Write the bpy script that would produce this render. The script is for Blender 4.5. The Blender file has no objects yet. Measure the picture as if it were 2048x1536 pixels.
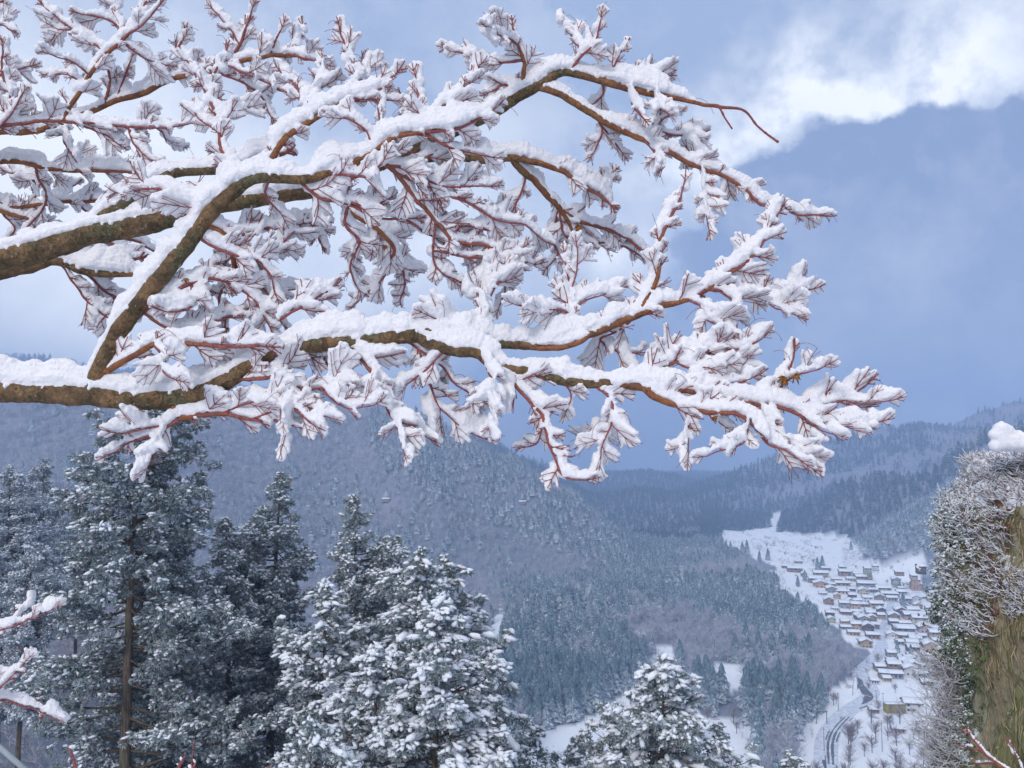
import bpy, math, random
import numpy as np
from mathutils import Vector
R = math.radians
sc = bpy.context.scene
COL = sc.collection
# ------------------------------------------------------------------ camera
F = 1577.0                                   # focal length in photo pixels (2048 wide)
PITCH = math.atan(112 / F)
CZ = 150.0
cam = bpy.data.cameras.new('camera'); camo = bpy.data.objects.new('camera', cam); COL.objects.link(camo)
camo.location = (0, 0, CZ); camo.rotation_euler = (math.pi / 2 + PITCH, 0, 0)
cam.sensor_width = 36; cam.lens = 36 * F / 2048; cam.clip_start = .05; cam.clip_end = 20000
sc.camera = camo
CA, SA = math.cos(PITCH), math.sin(PITCH)
def ray(u, v):
    x = (u - 1024) / F; y = (768 - v) / F
    return (x, CA - y * SA, SA + y * CA)
def P(u, v, Y):
    d = ray(u, v); t = Y / d[1]
    return np.array((d[0] * t, Y, CZ + d[2] * t))
def G(u, v, z=0.0):
    d = ray(u, v); t = (z - CZ) / d[2]
    return np.array((d[0] * t, d[1] * t, z))
def proj(p):
    p = np.asarray(p, float); x = p[..., 0]; y = p[..., 1]; z = p[..., 2] - CZ
    dep = y * CA + z * SA; up = -y * SA + z * CA
    dep = np.where(dep < .01, .01, dep)
    return 1024 + F * x / dep, 768 - F * up / dep
# ------------------------------------------------------------------ world, sun, exposure
SUN_EL, SUN_AZ = R(29), R(208)               # sun behind the camera, a little to the left, veiled by cloud
w = bpy.data.worlds.new('World'); sc.world = w; w.use_nodes = True
nt = w.node_tree; nt.nodes.clear()
class NB:
    """tiny node builder"""
    def __init__(s, tree): s.t = tree
    def n(s, typ, ins=None, **kw):
        nd = s.t.nodes.new(typ)
        for k, v in kw.items(): setattr(nd, k, v)
        for k, v in (ins or {}).items():
            if hasattr(v, 'is_output') or isinstance(v, bpy.types.NodeSocket): s.t.links.new(v, nd.inputs[k])
            else: nd.inputs[k].default_value = v
        return nd
    def m(s, op, a, b=0.0, c=0.0, clamp=False):
        return s.n('ShaderNodeMath', {0: a, 1: b, 2: c}, operation=op, use_clamp=clamp).outputs[0]
    def ramp(s, v, a, b, lo=0.0, hi=1.0, smooth=True):
        return s.n('ShaderNodeMapRange', {0: v, 1: a, 2: b, 3: lo, 4: hi}, interpolation_type='SMOOTHSTEP' if smooth else 'LINEAR').outputs[0]
    def mix(s, f, a, b):
        nd = s.t.nodes.new('ShaderNodeMix'); nd.data_type = 'RGBA'
        for i, v in ((0, f), (6, a), (7, b)):
            if isinstance(v, bpy.types.NodeSocket): s.t.links.new(v, nd.inputs[i])
            else: nd.inputs[i].default_value = v if i == 0 else tuple(v) + ((1,) if len(v) == 3 else ())
        return nd.outputs[2]
    def noise(s, vec, scale, detail=3.0, rough=.55, dist=0.0):
        ins = {'Scale': scale, 'Detail': detail, 'Roughness': rough, 'Distortion': dist}
        if vec is not None: ins['Vector'] = vec
        return s.n('ShaderNodeTexNoise', ins)
b = NB(nt)
tc = b.n('ShaderNodeTexCoord')
vec = tc.outputs['Generated']
wn = b.noise(vec, 7.0, 5.0, .55)
wn2 = b.noise(vec, 22.0, 6.0, .6)
def warp(v, nz, amp):
    c = b.n('ShaderNodeVectorMath', {0: nz.outputs['Color'], 1: (.5, .5, .5)}, operation='SUBTRACT').outputs[0]
    c = b.n('ShaderNodeVectorMath', {0: c, 'Scale': amp}, operation='SCALE').outputs[0]
    return b.n('ShaderNodeVectorMath', {0: v, 1: c}, operation='ADD').outputs[0]
wv = warp(warp(vec, wn, .13), wn2, .035)
wsh = warp(warp(vec, wn, .06), wn2, .05)
def unit(u, v):
    d = np.array(ray(u, v)); return d / np.linalg.norm(d)
def dist2(v, u, vv, ru, rv):
    c = unit(u, vv)
    d = b.n('ShaderNodeVectorMath', {0: v, 1: tuple(c)}, operation='SUBTRACT').outputs[0]
    d = b.n('ShaderNodeVectorMath', {0: d, 1: (F / ru, F / max(ru, rv), F / rv)}, operation='MULTIPLY').outputs[0]
    return b.n('ShaderNodeVectorMath', {0: d}, operation='LENGTH').outputs['Value']
def blob(u, v, ru, rv, amp, vv=None):
    return b.ramp(dist2(vv or wv, u, v, ru, rv), 1.0, 0.0, 0.0, amp)
def addall(l):
    s = l[0]
    for x in l[1:]: s = b.m('ADD', s, x)
    return s
dark = None
for (u, v, r) in ((1560, 440, 130), (1700, 415, 165), (1800, 338, 105), (1925, 350, 112), (2045, 335, 112), (2200, 330, 150),
                  (1480, 520, 110), (1800, 620, 300), (1650, 760, 330), (2100, 700, 420), (1900, 980, 420), (1420, 960, 330)):
    x = b.ramp(dist2(wsh, u, v, r, r), 1.10, .86)
    dark = x if dark is None else b.m('MAXIMUM', dark, x)
bright = addall([blob(1500, 260, 330, 190, .55), blob(1860, 150, 420, 190, .75), blob(1930, 225, 330, 90, .55),
                 blob(1450, 340, 260, 150, .45), blob(1720, 250, 110, 90, .4), blob(1640, 200, 160, 90, .3)])
bright = b.m('MULTIPLY', bright, b.m('MULTIPLY', b.ramp(wn2.outputs[0], .32, .62, .52, 1.08), b.m('SUBTRACT', 1.0, dark)))
soft = addall([blob(100, 480, 1150, 620, .70), blob(150, 330, 600, 260, .32), blob(500, 640, 420, 140, .25), blob(120, 620, 420, 200, .25), blob(950, 470, 620, 300, .38), blob(1230, 520, 150, 110, .7), blob(60, 100, 500, 300, .25),
               blob(1290, 740, 300, 120, .12), blob(820, 560, 260, 150, .2)])
soft = b.m('MULTIPLY', soft, b.m('SUBTRACT', 1.0, b.m('MULTIPLY', dark, .9)))
tex = b.ramp(wn.outputs[0], .3, .72, -.10, .13)
sep = b.n('ShaderNodeSeparateXYZ', {0: vec})
overhead = b.ramp(sep.outputs[2], .50, .85, 0.0, .6)
behind = b.ramp(sep.outputs[1], .35, -.4, 0.0, .55)
wgt = b.m('ADD', addall([bright, soft, tex, overhead, behind]), 0.0, clamp=True)
low = b.ramp(sep.outputs[2], .24, -.02)     # the cloud deck darkens towards the valley's end
base = b.mix(low, (.325, .42, .63), (.25, .315, .49))
base = b.mix(b.m('MULTIPLY', dark, .85), base, (.22, .295, .495))
wn3 = b.noise(warp(vec, wn2, .25), 3.6, 5.0, .55)
wgt = b.m('ADD', wgt, b.ramp(wn3.outputs[0], .30, .70, -.11, .13), clamp=True)
cloud = b.mix(wgt, base, (.95, .985, 1.04))
sky = b.n('ShaderNodeTexSky', sky_type='NISHITA', sun_disc=False, sun_elevation=SUN_EL, sun_rotation=SUN_AZ)
bg1 = b.n('ShaderNodeBackground', {0: sky.outputs[0], 1: .08})
bg2 = b.n('ShaderNodeBackground', {0: cloud, 1: 1.0})
mx = b.n('ShaderNodeMixShader', {0: .9, 1: bg1.outputs[0], 2: bg2.outputs[0]})
b.n('ShaderNodeOutputWorld', {0: mx.outputs[0]})
sun = bpy.data.lights.new('sun', 'SUN'); suno = bpy.data.objects.new('sun', sun); COL.objects.link(suno)
sun.energy = 1.5; sun.angle = R(14); sun.color = (1, .94, .88)
sd = Vector((math.sin(SUN_AZ) * math.cos(SUN_EL), math.cos(SUN_AZ) * math.cos(SUN_EL), math.sin(SUN_EL)))
suno.rotation_euler = sd.to_track_quat('Z', 'Y').to_euler()
vs = sc.view_settings; vs.view_transform = 'Standard'; vs.look = 'None'; vs.exposure = 0.36; vs.gamma = 1.0; vs.use_curve_mapping = False
cy = sc.cycles
cy.use_denoising = True; cy.denoiser = 'OPENIMAGEDENOISE'; cy.denoising_input_passes = 'RGB_ALBEDO_NORMAL'
cy.max_bounces = 5; cy.diffuse_bounces = 3; cy.glossy_bounces = 2; cy.transmission_bounces = 2; cy.volume_bounces = 1; cy.transparent_max_bounces = 4
cy.use_adaptive_sampling = True; cy.adaptive_threshold = .02
# ------------------------------------------------------------------ numpy noise and mesh helpers
def _h(ix, iy, iz, seed):
    n = (ix * 374761393 + iy * 668265263 + iz * 2147483647 + seed * 974634777) & 0x7fffffff
    n = ((n ^ (n >> 13)) * 1274126177) & 0x7fffffff
    n = ((n ^ (n >> 16)) * 1911520717) & 0x7fffffff
    return (n & 0xffffff) / float(0xffffff)
def vnoise(p, seed=0):
    p = np.asarray(p, float); i = np.floor(p).astype(np.int64); f = p - i; f = f * f * (3 - 2 * f)
    r = 0
    for dx in (0, 1):
        wx = f[..., 0] if dx else 1 - f[..., 0]
        for dy in (0, 1):
            wy = f[..., 1] if dy else 1 - f[..., 1]
            for dz in (0, 1):
                wz = f[..., 2] if dz else 1 - f[..., 2]
                r = r + wx * wy * wz * _h(i[..., 0] + dx, i[..., 1] + dy, i[..., 2] + dz, seed)
    return r * 2 - 1
def fbm(p, octv=4, seed=0, gain=.5):
    p = np.asarray(p, float); a = 1.0; s = 0; 
    for k in range(octv):
        s = s + a * vnoise(p * (2.03 ** k) + k * 17.3, seed + k); a *= gain
    return s
def xyz(x, y, z=None):
    return np.stack([x, y, np.zeros_like(x) if z is None else z], -1)
def tag(o, label=None, cat=None, group=None, kind=None):
    if label: o['label'] = label
    if cat: o['category'] = cat
    if group: o['group'] = group
    if kind: o['kind'] = kind
    return o
def mesh(name, V, Fc, attrs=None, smooth=False):
    """V (n,3); Fc list of (m,k) index arrays; attrs {name: per-vertex array (n,) or (n,3)}"""
    me = bpy.data.meshes.new(name)
    if not isinstance(Fc, (list, tuple)): Fc = [Fc]
    Fc = [np.asarray(f, np.int32) for f in Fc if len(f)]
    nl = sum(f.size for f in Fc); nf = sum(len(f) for f in Fc)
    me.vertices.add(len(V)); me.vertices.foreach_set('co', np.ascontiguousarray(V, np.float32).ravel())
    me.loops.add(nl); me.loops.foreach_set('vertex_index', np.concatenate([f.ravel() for f in Fc]))
    tot = np.concatenate([np.full(len(f), f.shape[1], np.int32) for f in Fc])
    st = np.concatenate([[0], np.cumsum(tot)[:-1]]).astype(np.int32)
    me.polygons.add(nf); me.polygons.foreach_set('loop_start', st)
    try: me.polygons.foreach_set('loop_total', tot)
    except Exception: pass
    me.update(calc_edges=True)
    if smooth: me.polygons.foreach_set('use_smooth', np.ones(nf, bool))
    for k, a in (attrs or {}).items():
        a = np.asarray(a, np.float32)
        if a.ndim == 1:
            at = me.attributes.new(k, 'FLOAT', 'POINT'); at.data.foreach_set('value', a)
        else:
            at = me.attributes.new(k, 'FLOAT_VECTOR', 'POINT'); at.data.foreach_set('vector', a.ravel())
    return me
def obj(name, me, mat=None, parent=None, loc=None):
    o = bpy.data.objects.new(name, me); COL.objects.link(o)
    if mat is not None and me is not None and len(me.materials) == 0: me.materials.append(mat)
    if parent is not None: o.parent = parent
    if loc is not None: o.location = loc
    return o
def empty(name, loc=(0, 0, 0), rz=0):
    o = bpy.data.objects.new(name, None); COL.objects.link(o); o.location = loc; o.rotation_euler = (0, 0, rz)
    return o
class MB:
    """mesh accumulator"""
    def __init__(s): s.V = []; s.F = {}; s.n = 0; s.A = {}
    def add(s, V, Fs, **at):
        V = np.asarray(V, float)
        if not isinstance(Fs, (list, tuple)): Fs = [Fs]
        for f in Fs:
            f = np.asarray(f)
            if len(f): s.F.setdefault(f.shape[1], []).append(f + s.n)
        s.V.append(V); s.n += len(V)
        for k, a in at.items():
            s.A.setdefault(k, []).append(np.broadcast_to(np.asarray(a, float), (len(V),)) if np.ndim(a) < 2 else a)
    def build(s, name, mat=None, parent=None, smooth=False, loc=None):
        if not s.V: return None
        me = mesh(name, np.concatenate(s.V), [np.concatenate(f) for f in s.F.values()], {k: np.concatenate(a) for k, a in s.A.items()}, smooth)
        return obj(name, me, mat, parent, loc)
    def data(s):
        return np.concatenate(s.V), {k: np.concatenate(f) for k, f in s.F.items()}, {k: np.concatenate(a) for k, a in s.A.items()}
def stamp(T, pos, scl, rot, **percopy):
    """joins copies of template (V, {k:F}, attrs) into an MB-like tuple"""
    V, Fd, A = T; n = len(V); m = len(pos)
    c, s = np.cos(rot), np.sin(rot)
    scl = np.asarray(scl, float)
    if scl.ndim == 1: scl = np.stack([scl] * 3, -1)
    X = V[None, :, 0] * c[:, None] - V[None, :, 1] * s[:, None]
    Y = V[None, :, 0] * s[:, None] + V[None, :, 1] * c[:, None]
    Z = np.broadcast_to(V[None, :, 2], X.shape)
    out = np.stack([X * scl[:, :1] + pos[:, :1], Y * scl[:, 1:2] + pos[:, 1:2], Z * scl[:, 2:3] + pos[:, 2:3]], -1).reshape(-1, 3)
    off = (np.arange(m) * n)[:, None, None]
    Fs = [(f[None] + off).reshape(-1, f.shape[1]) for f in Fd.values()]
    at = {k: np.tile(a, m) for k, a in A.items()}
    for k, a in percopy.items(): at[k] = np.repeat(a, n)
    return out, Fs, at
def tube(pts, rad, k=6, caps=True):
    """tapered tube through pts"""
    pts = np.asarray(pts, float); rad = np.asarray(rad, float); n = len(pts)
    t = np.gradient(pts, axis=0); t /= np.linalg.norm(t, axis=1)[:, None] + 1e-9
    ref = np.array((0, 0, 1.0)) if abs(t[0][2]) < .9 else np.array((1.0, 0, 0))
    u = np.cross(t, ref); nu = np.linalg.norm(u, axis=1)
    u /= nu[:, None] + 1e-9
    for i in range(1, n):
        pr = u[i - 1] - t[i] * np.dot(u[i - 1], t[i]); l = np.linalg.norm(pr)
        if l > 1e-6: u[i] = pr / l
    wv_ = np.cross(t, u)
    a = np.arange(k) * 2 * math.pi / k
    V = pts[:, None] + rad[:, None, None] * (np.cos(a)[None, :, None] * u[:, None] + np.sin(a)[None, :, None] * wv_[:, None])
    V = V.reshape(-1, 3)
    i = np.arange(n - 1)[:, None] * k; j = np.arange(k)[None]
    q = np.stack([i + j, i + (j + 1) % k, i + k + (j + 1) % k, i + k + j], -1).reshape(-1, 4)
    Fs = [q]
    if caps and k > 3:
        c = np.array([[0] + [0] * 2])
        V = np.vstack([V, pts[:1], pts[-1:]]); A0 = n * k; B0 = A0 + 1
        jj = np.arange(k)
        t0 = np.stack([np.full(k, A0), (jj + 1) % k, jj], -1); t1 = np.stack([np.full(k, B0), (n - 1) * k + jj, (n - 1) * k + (jj + 1) % k], -1)
        Fs.append(np.vstack([t0, t1]))
    return V, Fs
BOXF = np.array([[0, 3, 2, 1], [4, 5, 6, 7], [0, 1, 5, 4], [1, 2, 6, 5], [2, 3, 7, 6], [3, 0, 4, 7]])
def box(x0, x1, y0, y1, z0, z1):
    return np.array([(x0, y0, z0), (x1, y0, z0), (x1, y1, z0), (x0, y1, z0), (x0, y0, z1), (x1, y0, z1), (x1, y1, z1), (x0, y1, z1)], float), BOXF
def pip(u, v, poly):
    """point in polygon, vectorised"""
    u = np.asarray(u); v = np.asarray(v); inside = np.zeros(u.shape, bool); n = len(poly)
    for i in range(n):
        x0, y0 = poly[i]; x1, y1 = poly[(i + 1) % n]
        c = ((y0 > v) != (y1 > v))
        with np.errstate(divide='ignore', invalid='ignore'):
            xi = (x1 - x0) * (v - y0) / (y1 - y0 + 1e-12) + x0
        inside ^= c & (u < xi)
    return inside
def new_mat(name):
    m = bpy.data.materials.new(name); m.use_nodes = True; m.node_tree.nodes.clear()
    bb = NB(m.node_tree)
    pr = bb.n('ShaderNodeBsdfPrincipled'); pr.inputs['Specular IOR Level'].default_value = .15
    bb.n('ShaderNodeOutputMaterial', {0: pr.outputs[0]})
    return m, bb, pr
def setc(bb, pr, col, rough=.85, normal=None):
    if isinstance(col, bpy.types.NodeSocket): bb.t.links.new(col, pr.inputs['Base Color'])
    else: pr.inputs['Base Color'].default_value = tuple(col) + (1,)
    pr.inputs['Roughness'].default_value = rough
    if normal is not None: bb.t.links.new(normal, pr.inputs['Normal'])
def flat_mat(name, col, rough=.8, var=0.0, scale=5.0):
    m, bb, pr = new_mat(name)
    if var:
        nz = bb.noise(bb.n('ShaderNodeTexCoord').outputs['Object'], scale, 4.0)
        lo = tuple(c * (1 - var) for c in col); hi = tuple(min(1, c * (1 + var)) for c in col)
        setc(bb, pr, bb.mix(bb.ramp(nz.outputs[0], .3, .7), lo, hi), rough)
    else: setc(bb, pr, col, rough)
    return m
def snow_mat(name, scale, col=(.84, .86, .90), strength=.5, dist=.02, sss=0):
    m, bb, pr = new_mat(name)
    co = bb.n('ShaderNodeNewGeometry').outputs['Position']
    n1 = bb.noise(co, scale, 5.0, .65); n2 = bb.noise(co, scale * 5, 3.0, .6)
    hgt = bb.m('ADD', n1.outputs[0], bb.m('MULTIPLY', n2.outputs[0], .45))
    bp = bb.n('ShaderNodeBump', {'Strength': strength, 'Distance': dist, 'Height': hgt})
    dk = tuple(c * .93 for c in col)
    setc(bb, pr, bb.mix(bb.ramp(n1.outputs[0], .3, .6), dk, col), .9, bp.outputs[0])
    if sss:
        tr = bb.n('ShaderNodeBsdfTranslucent', {'Color': (.93, .92, .95, 1)})
        mx_ = bb.n('ShaderNodeMixShader', {0: sss, 1: pr.outputs[0], 2: tr.outputs[0]}); bb.t.links.new(mx_.outputs[0], [n for n in bb.t.nodes if n.type == 'OUTPUT_MATERIAL'][0].inputs[0])
    return m
M_SNOW_TREE = snow_mat('snow on maple', 34, (.89, .875, .905), .8, .012, 0)
M_SNOW_ROOF = snow_mat('snow on roofs', 1.2, (.83, .86, .92), .3, .1)
# ------------------------------------------------------------------ the land
RIDGES = [  # (points in photo pixels + distance, slope, rounding)
    ([(-500, 800, 850), (0, 795, 950), (300, 795, 1020), (480, 800, 1080), (620, 815, 1120), (700, 826, 1120), (760, 840, 1110), (830, 862, 1100), (900, 890, 1080),
      (980, 925, 1060), (1050, 968, 1040), (1120, 1018, 1010), (1190, 1078, 985), (1270, 1128, 960)], .62, 30),
    ([(600, 760, 1900), (860, 850, 1850), (940, 880, 1800), (1000, 908, 1750), (1060, 945, 1700), (1130, 990, 1640), (1210, 1045, 1560), (1290, 1080, 1500)], .6, 40),
    ([(-900, 640, 2500), (-300, 680, 2500), (0, 715, 2500), (160, 735, 2500), (300, 745, 2600), (600, 790, 2800)], .55, 80),
    ([(850, 870, 2900), (1080, 935, 2600), (1200, 948, 2500), (1330, 955, 2400), (1420, 982, 2300), (1500, 965, 2500)], .35, 60),
    ([(1190, 1010, 1750), (1280, 990, 1800), (1380, 998, 1850), (1450, 1020, 1800)], .3, 60),
    ([(1370, 1020, 1700), (1410, 1000, 1720), (1450, 978, 1760), (1530, 938, 1850), (1620, 900, 1950), (1760, 868, 2100), (1900, 850, 2150), (2100, 800, 2150), (2600, 700, 2150)], .40, 30),
    ([(1650, 905, 1930), (1610, 955, 1750), (1575, 1010, 1580), (1560, 1045, 1490)], .55, 15),
    ([(1820, 870, 2000), (1750, 920, 1780), (1680, 975, 1600), (1610, 1030, 1450)], .55, 15),
    ([(1390, 1015, 1750), (1440, 1035, 1600), (1470, 1052, 1500)], .45, 20),
    ([(1560, 1052, 1480), (1640, 1012, 1400), (1700, 990, 1370), (1780, 952, 1330), (1850, 920, 1300), (1960, 880, 1260), (2060, 860, 1250), (2400, 760, 1200)], .60, 30),
    ([(1850, 1080, 900), (1960, 1010, 900), (2200, 900, 880), (2600, 800, 850)], .62, 20),
    # near slope on the left with the bare thicket
    ([(-1200, 1000, 150), (-500, 1060, 165), (-100, 1110, 185), (120, 1200, 190), (230, 1330, 185), (400, 1480, 170)], .55, 10),
    # mid-valley wooded knolls
    ([(1030, 1250, 620), (1120, 1215, 650), (1220, 1200, 690), (1330, 1235, 640)], .30, 15),
    ([(1380, 1165, 790), (1470, 1150, 810), (1560, 1195, 740), (1640, 1262, 640), (1700, 1310, 570)], .30, 15),
    ([(1120, 1090, 1100), (1280, 1105, 1040), (1400, 1110, 1010)], .3, 20),
]
RID3 = [(np.array([P(*q) for q in pts]), s, rr) for pts, s, rr in RIDGES]
def height(x, y):
    x = np.asarray(x, float); y = np.asarray(y, float)
    r = np.hypot(x, y)
    # the spur the camera stands on
    hc = 148.35 - np.maximum(0, r - 3.5) * (.60 + .25 * np.clip(y / (r + 1), -1, 1)) + np.where(y < 0, -y * .9, 0) * np.clip(r / 8, 0, 1)
    h = np.maximum(0, hc); 
    K = 9.0
    acc = np.exp(np.minimum(hc, 400) / K * .999) * 0 + 0
    hs = [np.zeros_like(x), hc]
    for pl, slope, rnd in RID3:
        best = np.full(x.shape, -1e9)
        for i in range(len(pl) - 1):
            a, c = pl[i], pl[i + 1]; ab = c[:2] - a[:2]; L2 = (ab ** 2).sum()
            t = np.clip(((x - a[0]) * ab[0] + (y - a[1]) * ab[1]) / L2, 0, 1)
            d = np.hypot(x - a[0] - t * ab[0], y - a[1] - t * ab[1])
            best = np.maximum(best, a[2] + t * (c[2] - a[2]) - slope * (np.sqrt(d * d + rnd * rnd) - rnd))
        hs.append(best)
    H = np.stack(hs); mxh = H.max(0)
    near = np.clip((r - 40) / 120, 0, 1)
    Kk = .5 + (K - .5) * near
    sm = mxh + Kk * (np.log(np.exp((H - mxh) / Kk).sum(0))) * .6
    p = xyz(x, y)
    amt = np.clip(mxh / 60, 0, 1) * near
    rough = fbm(p / 150, 5, 3, .52) * 15 - np.abs(fbm(p / 210, 3, 9)) * 34 + 13
    return sm + amt * rough + (1 - amt) * near * fbm(p / 60, 3, 5) * .5
th = np.concatenate([np.arange(-48, 48.01, .2), np.arange(52, 308.1, 4.0)])
rr = np.concatenate([[.5, 1.2, 2, 2.8], np.geomspace(3.5, 3900, 400)])
TH, RR = np.meshgrid(np.radians(th), rr)
GX, GY = RR * np.sin(TH), RR * np.cos(TH)
GZ = height(GX, GY)
NR, NT = GX.shape
def hgt(x, y):
    """height of the built sheet (bilinear in the polar grid) so things stand on it"""
    x = np.asarray(x, float); y = np.asarray(y, float)
    r = np.hypot(x, y); a = np.degrees(np.arctan2(x, y)); a = np.where(a < -48, a + 360, a)
    fi = np.interp(r, rr, np.arange(NR)); fj = np.interp(a, th, np.arange(NT))
    i = np.clip(fi.astype(int), 0, NR - 2); j = np.clip(fj.astype(int), 0, NT - 2); u = fi - i; v = fj - j
    return GZ[i, j] * (1 - u) * (1 - v) + GZ[i + 1, j] * u * (1 - v) + GZ[i, j + 1] * (1 - u) * v + GZ[i + 1, j + 1] * u * v
# where the valley is open snow (outline in photo pixels, mapped onto the land)
FIELDS = [
    [(1432, 1066), (1500, 1060), (1562, 1058), (1572, 1066), (1690, 1068), (1722, 1094), (1742, 1122), (1845, 1102), (1850, 1180), (1990, 1200), (2300, 1250), (2300, 1700), (1560, 1700),
     (1640, 1450), (1655, 1388), (1740, 1336), (1756, 1310), (1700, 1284), (1652, 1236), (1610, 1196), (1556, 1176), (1552, 1142), (1500, 1112), (1450, 1090)],
    [(980, 1700), (1060, 1490), (1090, 1462), (1180, 1432), (1240, 1388), (1290, 1350), (1316, 1296), (1345, 1292), (1356, 1330), (1374, 1345), (1384, 1405), (1400, 1432), (1500, 1440), (1512, 1480), (1470, 1700)],
    [(1560, 1700), (1580, 1560), (1610, 1450), (1662, 1395), (1662, 1700)],
    [(1440, 1345), (1478, 1340), (1462, 1368), (1440, 1362)], [(1330, 1148), (1370, 1142), (1365, 1162), (1335, 1162)], [(1530, 1362), (1575, 1345), (1560, 1372), (1528, 1385)],
    [(1425, 1330), (1500, 1325), (1485, 1375), (1450, 1395), (1420, 1370)], [(1100, 1190), (1180, 1180), (1190, 1200), (1110, 1206)], [(985, 1230), (1012, 1225), (1008, 1290), (985, 1290)],
    [(1240, 1262), (1290, 1255), (1300, 1268), (1250, 1275)],
    [(1548, 1020), (1566, 1022), (1560, 1050), (1552, 1064), (1530, 1062)],
]
def in_field(u, v):
    r = np.zeros(np.shape(u), bool)
    for f in FIELDS: r |= pip(u, v, f)
    return r
gu, gv = proj(xyz(GX, GY, GZ))
FR = np.hypot(GX, GY)
forest = np.where(in_field(gu + fbm(xyz(GX, GY) / 22, 3, 31) * 9, gv + fbm(xyz(GX, GY) / 22, 3, 32) * 6) & (FR > 280), 0.0, 1.0)
forest = np.where(FR < 60, 0.0, forest)
V = xyz(GX, GY, GZ).reshape(-1, 3); nt_ = NT
ii = np.arange(NR - 1)[:, None] * NT; jj = np.arange(NT)[None]
q = np.stack([ii + jj, ii + NT + jj, ii + NT + (jj + 1) % NT, ii + (jj + 1) % NT], -1).reshape(-1, 4)[:, ::-1]
V = np.vstack([V, [[0, 0, height(np.array([0.]), np.array([0.]))[0]]]])
c0 = NR * NT
tri = np.stack([np.full(NT, c0), (np.arange(NT) + 1) % NT, np.arange(NT)], -1)[:, ::-1]
gm, bb, pr = new_mat('snowy ground')
pos = bb.n('ShaderNodeNewGeometry').outputs['Position']
fa = bb.n('ShaderNodeAttribute', attribute_name='forest').outputs['Fac']
n1 = bb.noise(pos, .9, 5.0, .7); n2 = bb.noise(pos, .06, 5.0, .6); n3 = bb.noise(pos, .012, 3.0, .5)
snow = bb.mix(bb.ramp(n2.outputs[0], .3, .7), (.80, .83, .89), (.88, .90, .93))
scrub = bb.mix(bb.ramp(n3.outputs[0], .35, .65), (.24, .24, .30), (.17, .20, .25))
litter = bb.mix(bb.ramp(n1.outputs[0], .50, .82), scrub, (.50, .53, .61))
openg = bb.mix(bb.ramp(bb.m('MULTIPLY', n1.outputs[0], bb.ramp(n2.outputs[0], .45, .75)), .30, .42), snow, (.40, .38, .42))
bp = bb.n('ShaderNodeBump', {'Strength': .4, 'Distance': .5, 'Height': n1.outputs[0]})
setc(bb, pr, bb.mix(fa, openg, litter), .9, bp.outputs[0])
land = obj('ground', mesh('ground', V, [q, tri], {'forest': np.append(forest.ravel(), 0)}, True), gm)
tag(land, 'snow covered ground of the valley floor and forested slopes', 'ground', kind='structure')
# ------------------------------------------------------------------ air between here and the hills
hv, hf = box(-4000, 4000, -4000, 4000, -30, 440)
hz = obj('haze', mesh('haze', hv, hf))
hm = bpy.data.materials.new('haze'); hm.use_nodes = True; hm.node_tree.nodes.clear(); hb = NB(hm.node_tree)
pv = hb.n('ShaderNodeVolumePrincipled', {'Color': (.46, .64, .96, 1), 'Density': HAZE if 'HAZE' in globals() else 4.3e-4, 'Anisotropy': .0})
hb.n('ShaderNodeOutputMaterial', {1: pv.outputs[0]})
hz.data.materials.append(hm); tag(hz, 'pale blue winter haze filling the valley air', 'haze', kind='stuff')
# ------------------------------------------------------------------ forest trees seen from afar
def conifer_template(seed, tiers=9, k=9):
    """a spire of drooping ragged tiers, unit height"""
    rg = np.random.RandomState(seed); m = MB()
    for t in range(tiers):
        z0 = .10 + .86 * (t / tiers) ** .95; rad = .235 * (1 - (z0 - .08) ** 1.25) + .02
        a0 = rg.rand() * 6.28; up = .12 * (1 - .4 * t / tiers)
        for j in range(k):
            a = a0 + j * 6.283 / k + rg.randn() * .25; L = rad * (.55 + .65 * rg.rand()); wd = (.42 if k < 12 else .24) * L + .008
            dz = -.05 - .03 * rg.rand(); zz = z0 + rg.randn() * .012
            d = np.array((math.cos(a), math.sin(a), 0)); s = np.array((-d[1], d[0], 0))
            c = np.array((0, 0, zz + up * .75))
            tip = d * L + (0, 0, zz + dz); l = d * L * .62 + s * wd + (0, 0, zz + dz * .6); r_ = d * L * .62 - s * wd + (0, 0, zz + dz * .6)
            mid = d * L * .6 + (0, 0, zz + .035)
            m.add([c, l, tip, r_, mid], np.array([[0, 1, 4], [1, 2, 4], [2, 3, 4], [3, 0, 4]]), tone=rg.rand())
    m.add([(.02, 0, .93), (-.01, .017, .93), (-.01, -.017, .93), (0, 0, 1.02)], np.array([[0, 1, 3], [1, 2, 3], [2, 0, 3]]), tone=.5)
    return m.data()
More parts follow.
